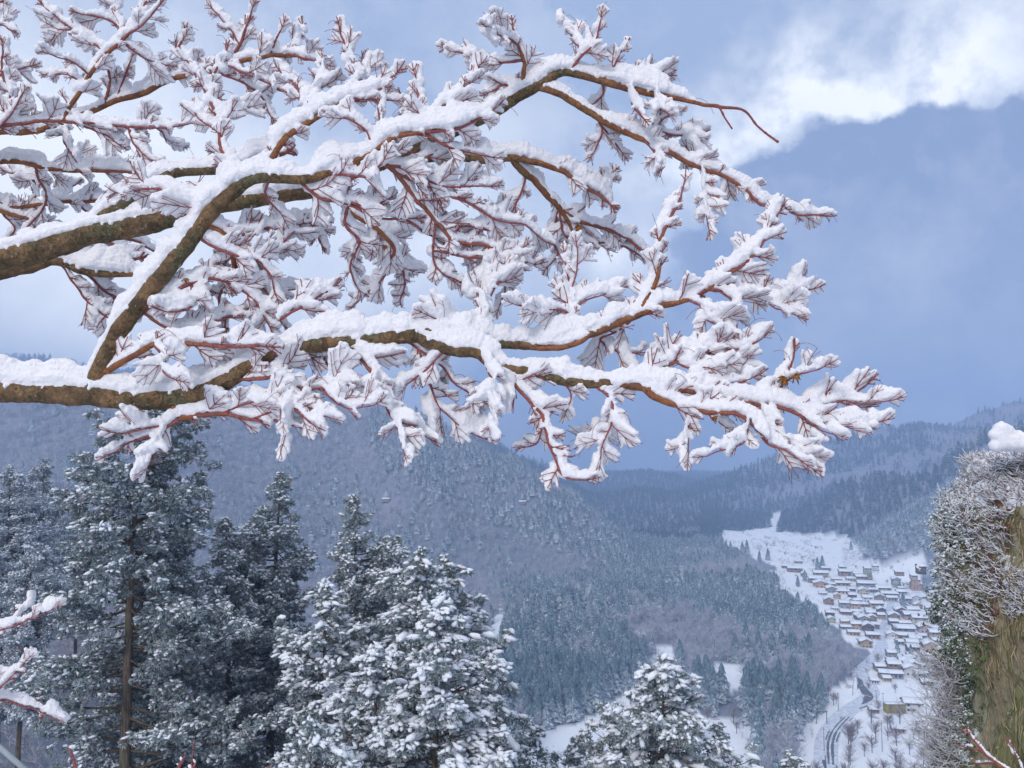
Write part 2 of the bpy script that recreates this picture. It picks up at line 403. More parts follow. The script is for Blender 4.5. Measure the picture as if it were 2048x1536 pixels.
def bare_template(seed, n=34):
    """leafless crown: limbs as thin blades, unit height"""
    rg = np.random.RandomState(seed); m = MB()
    def blade(a, c, w0, w1):
        d = c - a; s = np.cross(d, rg.randn(3)); s /= np.linalg.norm(s) + 1e-9
        s2 = np.cross(d, s); s2 /= np.linalg.norm(s2) + 1e-9
        m.add([a + s * w0, a - s * w0 * .5 + s2 * w0 * .8, a - s * w0 * .5 - s2 * w0 * .8, c], np.array([[0, 1, 3], [1, 2, 3], [2, 0, 3]]), tone=rg.rand())
    blade(np.zeros(3), np.array((.02, .0, .75)), .016, 0)
    for i in range(n):
        z = .25 + .45 * rg.rand(); a = rg.rand() * 6.28; L = (.22 + .25 * rg.rand())
        el = R(22 + 50 * rg.rand()); st = np.array((0.0, 0, z)); en = st + L * np.array((math.cos(a) * math.cos(el), math.sin(a) * math.cos(el), math.sin(el)))
        blade(st, en, .008, 0)
        for q in range(3):
            f = .3 + .6 * rg.rand(); s0 = st + (en - st) * f; a2 = a + rg.randn() * .7
            e2 = s0 + L * .5 * np.array((math.cos(a2) * .6, math.sin(a2) * .6, .8))
            blade(s0, e2, .005, 0)
    return m.data()
CONF = [conifer_template(i) for i in range(5)]
CONF_HI = [conifer_template(i + 40, 17, 15) for i in range(5)]
CONF_LOW = [conifer_template(i + 20, 5, 6) for i in range(4)]
BARE = [bare_template(i) for i in range(4)]
BARE_LOW = [bare_template(i + 10, 9) for i in range(4)]
def foliage_mat(name, c0, c1, snowc, s0, s1, scale=.6):
    """foliage, dusted with snow on what faces up"""
    m, bb, pr = new_mat(name)
    geo = bb.n('ShaderNodeNewGeometry'); nz = bb.n('ShaderNodeSeparateXYZ', {0: geo.outputs['True Normal']}).outputs[2]
    nz = bb.m('ABSOLUTE', nz)
    n1 = bb.noise(geo.outputs['Position'], scale, 3.0, .7)
    tn = bb.n('ShaderNodeAttribute', attribute_name='tone').outputs['Fac']
    base = bb.mix(tn, c0, c1)
    f = bb.m('MULTIPLY', bb.ramp(bb.m('ADD', nz, bb.m('MULTIPLY', bb.m('SUBTRACT', n1.outputs[0], .5), 1.1)), s0, s1), 1.0)
    setc(bb, pr, bb.mix(f, base, snowc), .9)
    return m
M_CONF = foliage_mat('far conifer foliage', (.045, .085, .11), (.13, .20, .23), (.76, .83, .92), .28, 1.0, .9)
M_BARE = foliage_mat('far bare twigs', (.20, .205, .25), (.45, .46, .54), (.80, .83, .91), .35, 1.05, .8)
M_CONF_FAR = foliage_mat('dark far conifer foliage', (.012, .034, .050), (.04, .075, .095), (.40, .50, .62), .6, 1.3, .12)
rgF = np.random.RandomState(7)
def scatter(x0, x1, y0, y1, spacing):
    nx = int((x1 - x0) / spacing); ny = int((y1 - y0) / spacing)
    X, Y = np.meshgrid(x0 + (np.arange(nx) + .5) * spacing, y0 + (np.arange(ny) + .5) * spacing)
    X = X + (rgF.rand(*X.shape) - .5) * spacing * .95; Y = Y + (rgF.rand(*X.shape) - .5) * spacing * .95
    X = X.ravel(); Y = Y.ravel()
    u = 1024 + F * X / (Y * CA)
    k = (u > -120) & (u < 2170); X, Y = X[k], Y[k]
    Z = hgt(X, Y); return X, Y, Z
pts = []
for (y0, y1, sp) in ((330, 700, 5.6), (700, 1150, 6.6), (1150, 1700, 8.0), (1700, 2600, 9.2), (2600, 3600, 16)):
    xm = y1 * .72
    X, Y, Z = scatter(-xm, xm, y0, y1, sp); pts.append((X, Y, Z, np.full(len(X), sp)))
X, Y, Z, SP = [np.concatenate(a) for a in zip(*pts)]
U, Vv = proj(xyz(X, Y, Z)); big = np.clip(SP / 9, .8, 1.5)
ju, jv = fbm(xyz(X, Y) / 22, 3, 31) * 9, fbm(xyz(X, Y) / 22, 3, 32) * 6
n_a = fbm(xyz(X, Y) / 120, 3, 11); n_b = fbm(xyz(X, Y) / 45, 3, 12)
Hc = 11 + 9 * rgF.rand(len(X)) ** 1.2 + n_b * 2.5 + np.clip((620 - Y) / 60, 0, 4.5); Hc = Hc * (.72 + .28 * big)
Ut, Vt = proj(xyz(X, Y, Z + Hc))
keep = ~(in_field(U + ju, Vv + jv)) & ~(in_field(Ut + ju, Vt + jv + 6) & (Y < 1200)) & (Vt < 1650)
keep &= ~((Vv > 1480) & (U < 1000)) & ~((Vt < 1640) & (Vv > 1645) & (Y < 335))
for hu, hv_ in ((772, 1003), (1045, 1008)): keep &= ~((np.abs(U - hu) < 20) & (Vv > hv_ - 4) & (Vv < hv_ + 20))
# slope facing away from the camera and hidden: drop
gx = (hgt(X, Y + 12) - hgt(X, Y - 12)) / 24; hid = (Z - CZ) / Y - gx > .12
keep &= ~(hid & (Y > 900))
X, Y, Z, SP, U, Vv, n_a, n_b, Hc, big = [a[keep] for a in (X, Y, Z, SP, U, Vv, n_a, n_b, Hc, big)]
# how likely a conifer stands here, by region of the land
pc = np.full(len(X), .45)
A_top = pip(U, Vv, [(740, 830), (900, 880), (1060, 960), (1200, 1080), (1150, 1120), (960, 1040), (800, 960), (730, 900)])
A_all = pip(U, Vv, [(-200, 780), (620, 780), (900, 860), (1200, 1070), (1180, 1130), (1020, 1240), (900, 1400), (-200, 1400)])
pc = np.where(A_all, .06 + .2 * (n_a > .3), pc); pc = np.where(A_top, .62 + .3 * (n_b > 0), pc)
Kn = pip(U, Vv, [(1000, 1180), (1180, 1080), (1440, 1060), (1560, 1180), (1640, 1240), (1760, 1320), (1640, 1460), (1500, 1500), (1000, 1500)])
pc = np.where(Kn, .56 + 1.7 * (n_a * .8 + n_b * .6), pc)
Md = pip(U, Vv, [(1400, 1260), (1480, 1300), (1560, 1290), (1640, 1340), (1640, 1600), (1400, 1600), (1370, 1330)]); pc = np.where(Md, .08 + .5 * (n_b > .25), pc)
Br = (U > 1400) & (Vv < 1110)
strip = np.sin((U * .45 + Vv) / 26 + n_a * 2.5)
pc = np.where(Br, .60 + .7 * np.clip((Vv - 985) / 90, -.2, .8) + .42 * strip, pc)
farc = (Y > 1700) & (U > 900) & (U < 1500); pc = np.where(farc, .85, pc)
isc = rgF.rand(len(X)) < pc
# thin out the conifers nearer than 1 km: the largest stand as trees of their own
size = Hc / Y
order = np.argsort(-size * isc * ((Y < 1050) & Kn))[:250]
single = np.zeros(len(X), bool); single[order] = True
single &= isc
print('forest', len(X), 'conifers', isc.sum(), 'single', single.sum())
def forest_mass(name, sel, temps, mat, wid, label, cat, hs=1.0):
    idx = np.where(sel)[0]
    if not len(idx): return
    m = MB(); pick = rgF.randint(0, len(temps), len(idx))
    for t in range(len(temps)):
        k = idx[pick == t]
        if not len(k): continue
        hh = Hc[k] * hs; ww = hh * wid * (.85 + .3 * rgF.rand(len(k)))
        V_, F_, A_ = stamp(temps[t], np.stack([X[k], Y[k], Z[k] - .3], -1), np.stack([ww, ww, hh], -1), rgF.rand(len(k)) * 6.28)
        A_['tone'] = np.clip(A_['tone'] * .6 + np.repeat(rgF.rand(len(k)), len(temps[t][0])) * .6 - .1, 0, 1)
        m.add(V_, F_, **A_)
    tag(m.build(name, mat), label, cat, kind='stuff')
lo = Y > 1150
forest_mass('conifer_forest', isc & ~single & ~lo, CONF, M_CONF, 1.0, 'dense snow dusted cedar woods covering the valley knolls and hill foot', 'conifer forest')
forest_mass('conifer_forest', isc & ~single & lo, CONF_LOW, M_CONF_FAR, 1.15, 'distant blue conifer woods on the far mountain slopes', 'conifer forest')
Hc = np.where(isc, Hc, Hc * .9)
forest_mass('bare_forest', ~isc & ~lo, BARE, M_BARE, 1.35, 'leafless frosted brown woods on the near hill and between the cedars', 'bare forest', .8)
forest_mass('bare_forest', ~isc & lo, BARE_LOW, M_BARE, 1.3, 'distant greyish leafless woods high on the far mountains', 'bare forest', .8)
trunk_tpl = [tube([(0, 0, 0), (0, 0, .5), (0, 0, .9)], [.016, .012, .004], 5)]
M_TRUNK = flat_mat('far trunk bark', (.06, .045, .04))
crown_me = [mesh('crown', c[0], list(c[1].values()), c[2]) for c in CONF_HI]
for c in crown_me: c.materials.append(M_CONF)
trunk_me = mesh('trunk', trunk_tpl[0][0], trunk_tpl[0][1]); trunk_me.materials.append(M_TRUNK)
for k in np.where(single)[0]:
    t = empty('cedar_tree', (X[k], Y[k], Z[k] - .3), rgF.rand() * 6.28); t.scale = (Hc[k], Hc[k], Hc[k])
    tag(t, 'one of the many snow dusted cedars standing on the wooded knolls in mid valley', 'cedar tree', 'cedars on the wooded knolls in mid valley')
    obj('crown', crown_me[rgF.randint(5)], None, t); obj('trunk', trunk_me, None, t)
# ------------------------------------------------------------------ the maple bough in front of the camera
bark_m, bb, pr = new_mat('maple bark')
geo = bb.n('ShaderNodeNewGeometry'); pos = geo.outputs['Position']
th_ = bb.n('ShaderNodeAttribute', attribute_name='thin').outputs['Fac']     # 0 old limb, 1 young red twig
al = bb.n('ShaderNodeAttribute', attribute_name='along').outputs['Fac']
n1 = bb.noise(pos, 14, 5, .65); n2 = bb.noise(pos, 60, 4, .7); n3 = bb.noise(pos, 5, 3, .5)
def warp_(v): return bb.n('ShaderNodeVectorMath', {0: v, 1: bb.n('ShaderNodeVectorMath', {0: n1.outputs['Color'], 'Scale': .07}, operation='SCALE').outputs[0]}, operation='ADD').outputs[0]
rings = bb.m('MULTIPLY', bb.ramp(bb.m('SINE', bb.m('ADD', bb.m('MULTIPLY', al, 120.0), bb.m('MULTIPLY', n1.outputs[0], 34.0))), .80, 1.0), bb.ramp(n3.outputs[0], .35, .6, .25, 1.0))
crk = bb.ramp(bb.n('ShaderNodeTexVoronoi', {'Vector': warp_(pos), 'Scale': 42.0}, feature='DISTANCE_TO_EDGE').outputs['Distance'], .09, .0)
old = bb.mix(bb.ramp(n1.outputs[0], .35, .68), (.26, .155, .08), (.095, .068, .04))
old = bb.mix(bb.ramp(n3.outputs[0], .5, .64), old, (.135, .12, .065))
old = bb.mix(bb.m('MULTIPLY', rings, .6), old, (.05, .035, .028)); old = bb.mix(bb.m('MULTIPLY', crk, .32), old, (.045, .035, .03))
old = bb.mix(bb.ramp(n2.outputs[0], .60, .70), old, (.36, .31, .22)); old = bb.mix(bb.ramp(n2.outputs[0], .42, .34), old, (.06, .045, .03))
mid_ = bb.mix(bb.ramp(n1.outputs[0], .35, .68), (.36, .15, .065), (.21, .085, .05))
mid_ = bb.mix(bb.m('MULTIPLY', rings, .4), mid_, (.10, .035, .03))
red = bb.mix(bb.ramp(n2.outputs[0], .35, .7), (.40, .125, .12), (.25, .085, .085))
c_ = bb.mix(bb.ramp(th_, .0, .45), old, mid_); c_ = bb.mix(bb.ramp(th_, .5, .95), c_, red)
bp = bb.n('ShaderNodeBump', {'Strength': .9, 'Distance': .006, 'Height': bb.m('ADD', n2.outputs[0], bb.m('MULTIPLY', bb.m('ADD', rings, bb.m('MULTIPLY', crk, .4)), -.6))})
setc(bb, pr, c_, .7, bp.outputs[0])
leaf_m = flat_mat('dead maple leaf', (.34, .15, .045), .7, .4, 60)
rgM = np.random.RandomState(11); rnM = random.Random(5)
# each entry: group, start depth (None = joins whatever passes there), end depth shift, points (u, v, radius in photo pixels)
L = []
def T(g, d0, dd, *pts, fan=True, snow=1.0, end=True):
    L.append((g, d0, dd, [p if len(p) == 3 else (p[0], p[1], None) for p in pts], fan, snow, end))
# group 0: the low limb and everything it carries
T(0, 3.15, .0, (-420, 700, 40), (-200, 755, 33), (-60, 772, 28), (0, 780, 26), (80, 785, 24), (180, 789, 24), (260, 798, 23), (340, 797, 23), (400, 785, 22), (450, 762, 20), (500, 732, 17),
  (560, 706, 16), (620, 690, 17), (700, 684, 18), (780, 674, 18), (838, 670, 17), fan=False, end=False)
T(0, None, .0, (835, 668, 14), (870, 664, 12), (920, 672, 12), (1000, 686, 11), (1080, 692, 10), (1150, 676, 9), (1218, 654, 8), (1276, 630, 8), (1321, 613, 7), (1352, 606, 6), (1376, 600, 5))
T(0, None, -.1, (838, 676, 14), (900, 700, 14), (950, 708, 14), (1000, 733, 13), (1080, 752, 12), (1150, 764, 12), (1235, 771, 10), (1287, 775, 9), (1328, 777, 7), (1389, 788, 6), (1464, 801, 6), (1512, 810, 5),
  (1560, 818, 4), (1594, 827, 4), (1628, 844, 3), (1690, 850, 2.5), (1752, 844, 2))
T(0, None, .0, (1040, 694, 6), (1090, 700, 6), (1150, 690, 6), (1180, 670, 5), fan=False, end=False)
T(0, None, -.15, (1287, 777, 8), (1314, 798, 7), (1355, 813, 6), (1406, 823, 5), (1451, 830, 5), (1475, 832, 4), (1509, 859, 3.5), (1533, 887, 3), (1560, 900, 2.5), (1590, 915, 2))
T(0, None, .1, (1276, 630, 6), (1304, 579, 6), (1317, 541, 5.5), (1321, 480, 5), (1345, 427, 4), (1358, 405, 3), (1366, 375, 2))
T(0, None, .1, (1376, 596, 5), (1410, 583, 5), (1447, 552, 5), (1492, 524, 4), (1522, 492, 3), (1536, 461, 2.5), (1557, 427, 2))
T(0, None, .0, (1410, 583, 3.5), (1475, 581, 3.5), (1512, 591, 3), (1560, 583, 2.5), (1618, 577, 2))
T(0, None, -.1, (1512, 591, 2.5), (1545, 612, 2), (1584, 627, 1.8))
T(0, None, -.1, (1376, 604, 3), (1396, 612, 3), (1417, 641, 2.5), (1440, 655, 2), (1451, 663, 2))
T(0, None, -.1, (1440, 584, 3), (1466, 600, 2.5), (1473, 635, 2), (1473, 658, 2))
T(0, None, .1, (1259, 769, 4.5), (1304, 747, 4.5), (1348, 723, 4), (1390, 700, 3.5), (1440, 699, 3), (1478, 699, 2.5), (1522, 678, 2))
T(0, None, .0, (1405, 697, 3), (1447, 716, 2.5), (1471, 730, 2), (1495, 736, 2))
T(0, None, .0, (1348, 725, 3), (1393, 736, 2.5), (1437, 731, 2))
T(0, None, .0, (1360, 782, 3), (1410, 776, 3), (1450, 768, 2.5), (1500, 757, 2))
T(0, None, .05, (1490, 805, 4), (1530, 796, 4), (1560, 777, 3.5), (1576, 745, 3), (1588, 712, 2.5))
T(0, None, .0, (1570, 765, 2.5), (1600, 745, 2), (1636, 738, 2))
T(0, None, .0, (1600, 818, 3.5), (1656, 813, 3.5), (1697, 794, 3), (1731, 771, 2.5))
T(0, None, .0, (1690, 800, 2.5), (1720, 807, 2), (1763, 806, 1.8))
T(0, None, -.1, (1512, 812, 3), (1533, 849, 3), (1546, 883, 2.5), (1577, 897, 2.5), (1608, 925, 2))
T(0, None, -.1, (1600, 830, 2.5), (1640, 860, 2), (1660, 868, 1.5))
T(0, None, -.1, (1000, 735, 4.5), (1005, 750, 4.5), (1046, 794, 4), (1083, 835, 4), (1097, 879, 3.5), (1114, 927, 3), (1131, 955, 2.5), (1165, 960, 2))
T(0, None, .0, (1085, 840, 2.5), (1078, 880, 2), (1062, 890, 2))
T(0, None, .0, (1185, 768, 3), (1194, 777, 3), (1225, 808, 3), (1225, 842, 2.5), (1205, 890, 2), (1200, 925, 1.2))
T(0, None, .0, (1225, 845, 2), (1200, 860, 1.8), (1178, 878, 1.5))
T(0, None, .0, (1110, 757, 2.5), (1135, 775, 2.5), (1140, 805, 2), (1115, 822, 2))
T(0, None, -.05, (1372, 816, 2.5), (1376, 840, 2.5), (1377, 873, 2), (1377, 907, 1.5))
T(0, None, -.1, (1488, 840, 3), (1494, 865, 2.5), (1485, 887, 2), (1440, 899, 2), (1415, 912, 1.2))
T(0, None, .0, (1425, 826, 2), (1436, 842, 2), (1447, 852, 1.5))
T(0, None, -.15, (670, 690, 4.5), (687, 697, 4.5), (728, 719, 4), (755, 767, 4), (769, 801, 3.5), (785, 832, 3), (820, 850, 2.5), (850, 868, 2))
T(0, None, -.15, (775, 820, 2.5), (790, 850, 2.5), (800, 880, 2), (805, 905, 1.5))
T(0, None, .1, (800, 672, 3), (840, 700, 3), (842, 740, 3), (858, 773, 3), (875, 813, 2.5), (900, 835, 2), (926, 855, 2), (962, 876, 1.8))
T(0, None, .1, (840, 700, 3), (880, 725, 2.5), (905, 760, 2.5), (935, 780, 2), (958, 800, 1.5))
T(0, None, .0, (905, 702, 2.5), (878, 712, 2.5), (844, 745, 2.5), (806, 773, 2), (775, 782, 1.8))
T(0, None, .0, (965, 712, 3), (972, 739, 3), (987, 773, 2.5), (982, 818, 2), (995, 850, 1.5))
T(0, None, .1, (1276, 632, 3), (1240, 660, 2.5), (1200, 680, 2.5), (1235, 700, 2.5), (1280, 705, 2), (1310, 700, 1.8))
T(0, None, .1, (1138, 652, 4), (1145, 618, 3.5), (1141, 585, 3), (1136, 550, 2.5), (1131, 510, 2))
T(0, None, .0, (1145, 616, 2.5), (1175, 599, 2.5), (1205, 590, 2), (1234, 579, 1.8))
T(0, None, .0, (1138, 630, 2.5), (1120, 622, 2.5), (1093, 620, 2), (1035, 613, 1.8))
T(0, None, .0, (1141, 590, 2), (1152, 545, 2), (1155, 512, 1.8))
T(0, None, .1, (972, 664, 3), (967, 630, 3), (960, 600, 2.5), (950, 582, 2))
T(0, None, .0, (967, 640, 2.5), (946, 640, 2.5), (892, 646, 2), (868, 637, 1.8))
T(0, None, .3, (980, 640, 3), (974, 603, 3), (970, 568, 2.5), (964, 520, 2))
T(0, None, .2, (974, 603, 2.5), (998, 565, 2.5), (1035, 538, 2), (1060, 520, 1.5))
T(0, None, .0, (560, 640, 4), (584, 623, 3.5), (618, 606, 3), (652, 587, 2.5))
T(0, None, .0, (500, 742, 5), (530, 740, 4.5), (564, 700, 3.5), (615, 706, 3), (656, 734, 2.5), (690, 760, 2))
T(0, None, -.1, (450, 768, 5), (520, 756, 4.5), (567, 751, 4), (590, 776, 3), (640, 775, 2.5), (690, 770, 2), (730, 775, 1.8))
T(0, None, -.1, (567, 751, 3), (580, 790, 3), (590, 820, 2.5), (620, 845, 2))
T(0, None, -.1, (640, 775, 2.5), (665, 800, 2.5), (700, 815, 2), (740, 812, 1.8))
T(0, None, -.05, (330, 790, 9), (342, 806, 8), (352, 822, 8), (368, 834, 7), (400, 828, 5), (444, 826, 4.5), (490, 838, 4), (540, 842, 3), (580, 850, 2))
T(0, None, -.1, (368, 834, 5), (340, 850, 4), (308, 867, 3.5), (265, 880, 2.5), (235, 900, 2))
T(0, None, -.1, (330, 855, 3), (318, 890, 2.5), (300, 925, 1.5))
T(0, None, -.1, (340, 848, 3), (300, 852, 2.5), (250, 862, 1.8))
T(0, None, -.1, (444, 826, 3), (480, 812, 2.5), (520, 800, 2.5), (560, 810, 2), (575, 850, 1.5), (568, 880, 1.2))
T(0, None, -.1, (500, 840, 3), (540, 825, 2.5), (600, 815, 2), (650, 830, 1.5))
# group 1: the diagonal limb rising from the fork
T(1, None, .05, (178, 790, 20), (192, 755, 19), (210, 718, 19), (240, 660, 18), (300, 580, 18), (350, 520, 17), (390, 470, 16), (430, 415, 16), (470, 380, 15), (510, 357, 12), (560, 357, 11), (610, 358, 11),
  (660, 346, 10), (710, 325, 9), (754, 301, 7), (791, 275, 6), (826, 267, 5), (873, 262, 4), (921, 255, 3), (980, 225, 2))
T(1, None, .1, (476, 374, 10), (500, 345, 9), (537, 325, 8), (560, 290, 7.5), (581, 267, 7), (632, 236, 6), (692, 205, 5), (720, 198, 4), (760, 179, 3), (786, 155, 2.5))
T(1, None, .0, (695, 203, 4), (714, 160, 3.5), (700, 130, 3), (684, 68, 2.5))
T(1, None, .0, (710, 170, 2.5), (728, 150, 2), (726, 130, 2))
T(1, None, .0, (619, 240, 4), (619, 212, 3.5), (640, 180, 3), (649, 123, 2))
T(1, None, .0, (619, 212, 3), (590, 175, 2.5), (565, 150, 2))
T(1, None, .0, (720, 198, 2.5), (760, 202, 2), (785, 202, 1.8))
T(1, None, -.1, (200, 748, 8), (205, 745, 7), (256, 718, 6.5), (311, 687, 6), (359, 689, 5), (420, 692, 4.5), (475, 693, 4), (520, 690, 3))
T(1, None, -.1, (311, 690, 3), (330, 715, 2.5), (325, 740, 2), (345, 755, 2))
T(1, None, .0, (240, 662, 5), (290, 622, 5), (325, 597, 4.5), (369, 571, 4), (400, 560, 3))
T(1, None, .0, (300, 640, 4), (350, 658, 4), (403, 657, 4), (458, 635, 3.5), (490, 620, 2.5))
T(1, None, .0, (383, 575, 3), (385, 600, 2.5), (375, 620, 2.5), (340, 625, 2))
T(1, None, .1, (405, 445, 6), (427, 458, 6), (452, 475, 6), (465, 505, 5.5), (469, 538, 5))
T(1, None, .0, (469, 538, 4), (500, 560, 3), (540, 575, 2.5), (588, 577, 2))
T(1, None, .1, (469, 530, 3), (500, 535, 2.5), (530, 518, 2.5), (556, 495, 2.5), (581, 470, 2), (600, 452, 2))
T(1, None, .0, (400, 417, 4), (342, 386, 4), (294, 379, 3), (239, 383, 2.5))
T(1, None, .1, (478, 360, 5), (466, 335, 4.5), (441, 291, 4.5), (439, 239, 4), (417, 195, 3.5), (424, 157, 3), (451, 106, 2.5))
T(1, None, .0, (417, 197, 3), (396, 167, 2.5), (369, 116, 2))
T(1, None, .0, (441, 240, 2.5), (470, 218, 2), (478, 212, 1.8))
T(1, None, .0, (436, 262, 2.5), (400, 235, 2), (390, 222, 1.8))
T(1, None, .1, (720, 322, 4.5), (764, 328, 4.5), (805, 333, 4), (850, 318, 3.5), (880, 294, 3))
T(1, None, .1, (764, 328, 4), (800, 350, 3.5), (839, 369, 3.5), (870, 382, 3), (904, 395, 2.5))
T(1, None, .1, (805, 335, 3.5), (840, 352, 3), (880, 373, 3), (925, 376, 2.5), (969, 374, 2))
T(1, None, .0, (915, 376, 2.5), (942, 355, 2), (955, 345, 1.8))
T(1, None, .1, (590, 358, 4), (620, 380, 4), (655, 396, 4), (696, 407, 3.5), (740, 412, 2.5), (770, 400, 2))
T(1, None, .1, (655, 396, 3.5), (713, 418, 3.5), (765, 436, 3), (819, 441, 2.5))
T(1, None, .0, (640, 345, 3), (690, 350, 3), (737, 352, 2.5), (760, 330, 2))
T(1, None, .1, (846, 270, 3.5), (900, 295, 3), (942, 304, 2.5), (979, 313, 2))
T(1, None, .0, (826, 267, 3.5), (820, 240, 3), (805, 205, 2.5))
T(1, None, .0, (846, 262, 3.5), (846, 232, 3), (838, 195, 2.5), (832, 164, 2))
T(1, None, .0, (855, 240, 3), (908, 198, 3), (935, 170, 2.5), (952, 144, 2))
T(1, None, .0, (737, 285, 3), (730, 262, 2.5), (700, 240, 2.5), (674, 236, 2))
T(1, None, .0, (740, 282, 2.5), (762, 250, 2), (755, 215, 2))
T(1, None, .0, (545, 358, 3), (530, 385, 3), (540, 405, 2.5), (555, 420, 2))
T(1, None, .1, (469, 538, 4), (450, 570, 3.5), (436, 605, 3), (448, 650, 2.5), (440, 690, 2))
T(1, None, .1, (395, 480, 4), (440, 500, 3.5), (500, 512, 3), (535, 540, 2.5), (548, 578, 2))
T(1, None, .1, (369, 571, 4), (420, 556, 3.5), (475, 575, 3), (520, 615, 2.5), (545, 670, 2))
T(1, None, .1, (475, 575, 3), (520, 575, 2.5), (545, 600, 2), (560, 640, 2))
T(1, None, .2, (455, 470, 4), (500, 468, 3.5), (545, 450, 3), (590, 436, 2.5), (630, 440, 2))
T(1, None, .2, (700, 410, 4), (690, 450, 3.5), (720, 480, 3), (700, 530, 2.5), (712, 570, 2))
T(1, None, .3, (819, 441, 3), (850, 470, 3), (905, 470, 2.5), (950, 500, 2), (960, 560, 1.8))
T(1, None, .2, (905, 396, 3), (950, 410, 3), (1000, 440, 2.5), (1050, 450, 2), (1085, 480, 1.8))
# group 2: the upper old limb and its far continuation over the valley
T(2, 3.55, .3, (-420, 660, 40), (-200, 590, 36), (-60, 542, 31), (0, 523, 28), (100, 494, 25), (190, 468, 24), (300, 446, 22), (370, 427, 19), (450, 410, 17), (540, 396, 15), (600, 387, 14), (640, 378, 13), (700, 350, 12),
  (780, 322, 12), (846, 292, 12), (930, 252, 12), (986, 226, 12), (1041, 191, 12), (1078, 171, 11), (1123, 146, 9), (1181, 155, 8), (1232, 171, 7), (1300, 188, 6), (1350, 197, 5), (1389, 205, 4.5), snow=.9, end=False, fan=False)
T(2, None, .05, (1386, 204, 4.5), (1434, 214, 4), (1481, 221, 3), (1509, 246, 2.6), (1535, 268, 2.4), (1557, 284, 3), snow=0, end=False, fan=False)
T(2, None, .01, (1536, 270, 2), (1545, 276, 2), (1553, 282, 2), snow=.8, end=False, fan=False)
T(2, None, .0, (1437, 216, 2.5), (1452, 240, 2.2), (1464, 259, 2), fan=False, snow=0, end=False)
T(2, None, .1, (1078, 176, 8), (1113, 185, 7), (1154, 208, 7), (1198, 236, 7), (1249, 263, 6), (1287, 280, 6), (1331, 301, 5), (1375, 325, 5), (1406, 337, 4.5), (1457, 359, 4), (1492, 379, 3.5), (1522, 408, 3),
  (1567, 412, 3), (1594, 427, 2.5), (1645, 434, 2))
T(2, None, .1, (190, 466, 20), (218, 432, 18), (250, 408, 15), (285, 388, 13), (315, 363, 12), (350, 346, 11), (400, 342, 10), (470, 338, 9), (520, 320, 7), (560, 310, 5))
T(2, None, .0, (1044, 186, 6), (1046, 150, 5.5), (1048, 126, 4.5), (1037, 89, 3.5), (1027, 55, 2.5))
T(2, None, .0, (1046, 122, 3), (1000, 122, 2.5), (960, 118, 2.2), (908, 103, 2))
T(2, None, .0, (1035, 90, 2.5), (1003, 72, 2), (975, 55, 2))
T(2, None, .0, (1030, 180, 3), (1010, 170, 2.5), (985, 182, 2))
T(2, None, .0, (1140, 148, 3.5), (1165, 110, 3), (1190, 85, 2.5), (1200, 45, 2))
T(2, None, .0, (1150, 100, 2.5), (1145, 75, 2), (1133, 45, 1.8))
T(2, None, .0, (1210, 166, 3), (1225, 140, 2.5), (1245, 95, 2))
T(2, None, .0, (1250, 172, 3), (1285, 150, 2.5), (1325, 150, 2))
T(2, None, .0, (1205, 160, 3), (1208, 185, 2.5), (1190, 205, 2))
T(2, None, -.1, (1258, 178, 3.5), (1267, 210, 3), (1285, 232, 2.5))
T(2, None, -.1, (1306, 190, 2.5), (1318, 215, 2), (1330, 225, 1.5))
T(2, None, .0, (1290, 275, 3), (1320, 262, 2.5), (1360, 272, 2.5), (1402, 268, 2))
T(2, None, .0, (1310, 262, 2.5), (1325, 240, 2), (1345, 232, 1.8))
T(2, None, -.1, (1287, 283, 3), (1310, 310, 2.5), (1328, 330, 2), (1328, 335, 2))
T(2, None, .0, (1395, 335, 3), (1408, 305, 2.5), (1412, 300, 2))
T(2, None, -.1, (1406, 340, 3), (1408, 370, 2.5), (1412, 415, 2), (1416, 452, 1.8))
T(2, None, .1, (1196, 236, 3), (1205, 262, 2.5), (1190, 300, 2))
T(2, None, .1, (1200, 248, 2.5), (1225, 275, 2), (1240, 300, 1.8))
T(2, None, .25, (800, 316, 10), (850, 316, 10), (897, 315, 10), (976, 320, 9), (1027, 315, 8), (1061, 323, 7), (1113, 339, 6), (1147, 359, 5), (1188, 383, 4), (1215, 405, 3))
T(2, None, .3, (1020, 318, 7), (1044, 342, 7), (1078, 373, 6.5), (1119, 414, 6), (1140, 450, 4), (1160, 480, 3))
T(2, None, .0, (1188, 383, 3), (1210, 370, 2.5), (1225, 350, 2))
T(2, None, .3, (1119, 414, 4), (1160, 440, 4), (1236, 468, 3.5), (1270, 490, 3), (1300, 512, 2))
T(2, None, .3, (1119, 414, 3), (1130, 470, 3), (1181, 485, 3), (1232, 489, 2.5), (1280, 509, 2))
T(2, None, .3, (1120, 416, 3), (1105, 470, 3), (1115, 510, 2.5), (1100, 530, 2))
T(2, None, .3, (640, 378, 7), (690, 410, 6), (723, 438, 5), (754, 458, 5), (790, 500, 4), (769, 530, 3), (765, 558, 2.5), (714, 604, 2))
T(2, None, .3, (770, 530, 3), (803, 527, 3), (810, 568, 2.5), (800, 600, 2))
T(2, None, .3, (754, 458, 3), (723, 492, 2.5), (700, 510, 2))
T(2, None, .3, (780, 330, 5), (820, 385, 4.5), (836, 405, 4.5), (870, 444, 4.5), (908, 479, 4), (976, 496, 3.5), (1020, 525, 2.5), (1060, 530, 2))
T(2, None, .1, (870, 444, 3), (865, 506, 3), (875, 538, 2.5), (919, 568, 2))
T(2, None, .1, (870, 501, 3), (942, 513, 3), (1000, 520, 2.5), (1040, 500, 2))
T(2, None, .1, (900, 476, 3), (930, 450, 2.5), (990, 460, 2), (1005, 420, 1.8))
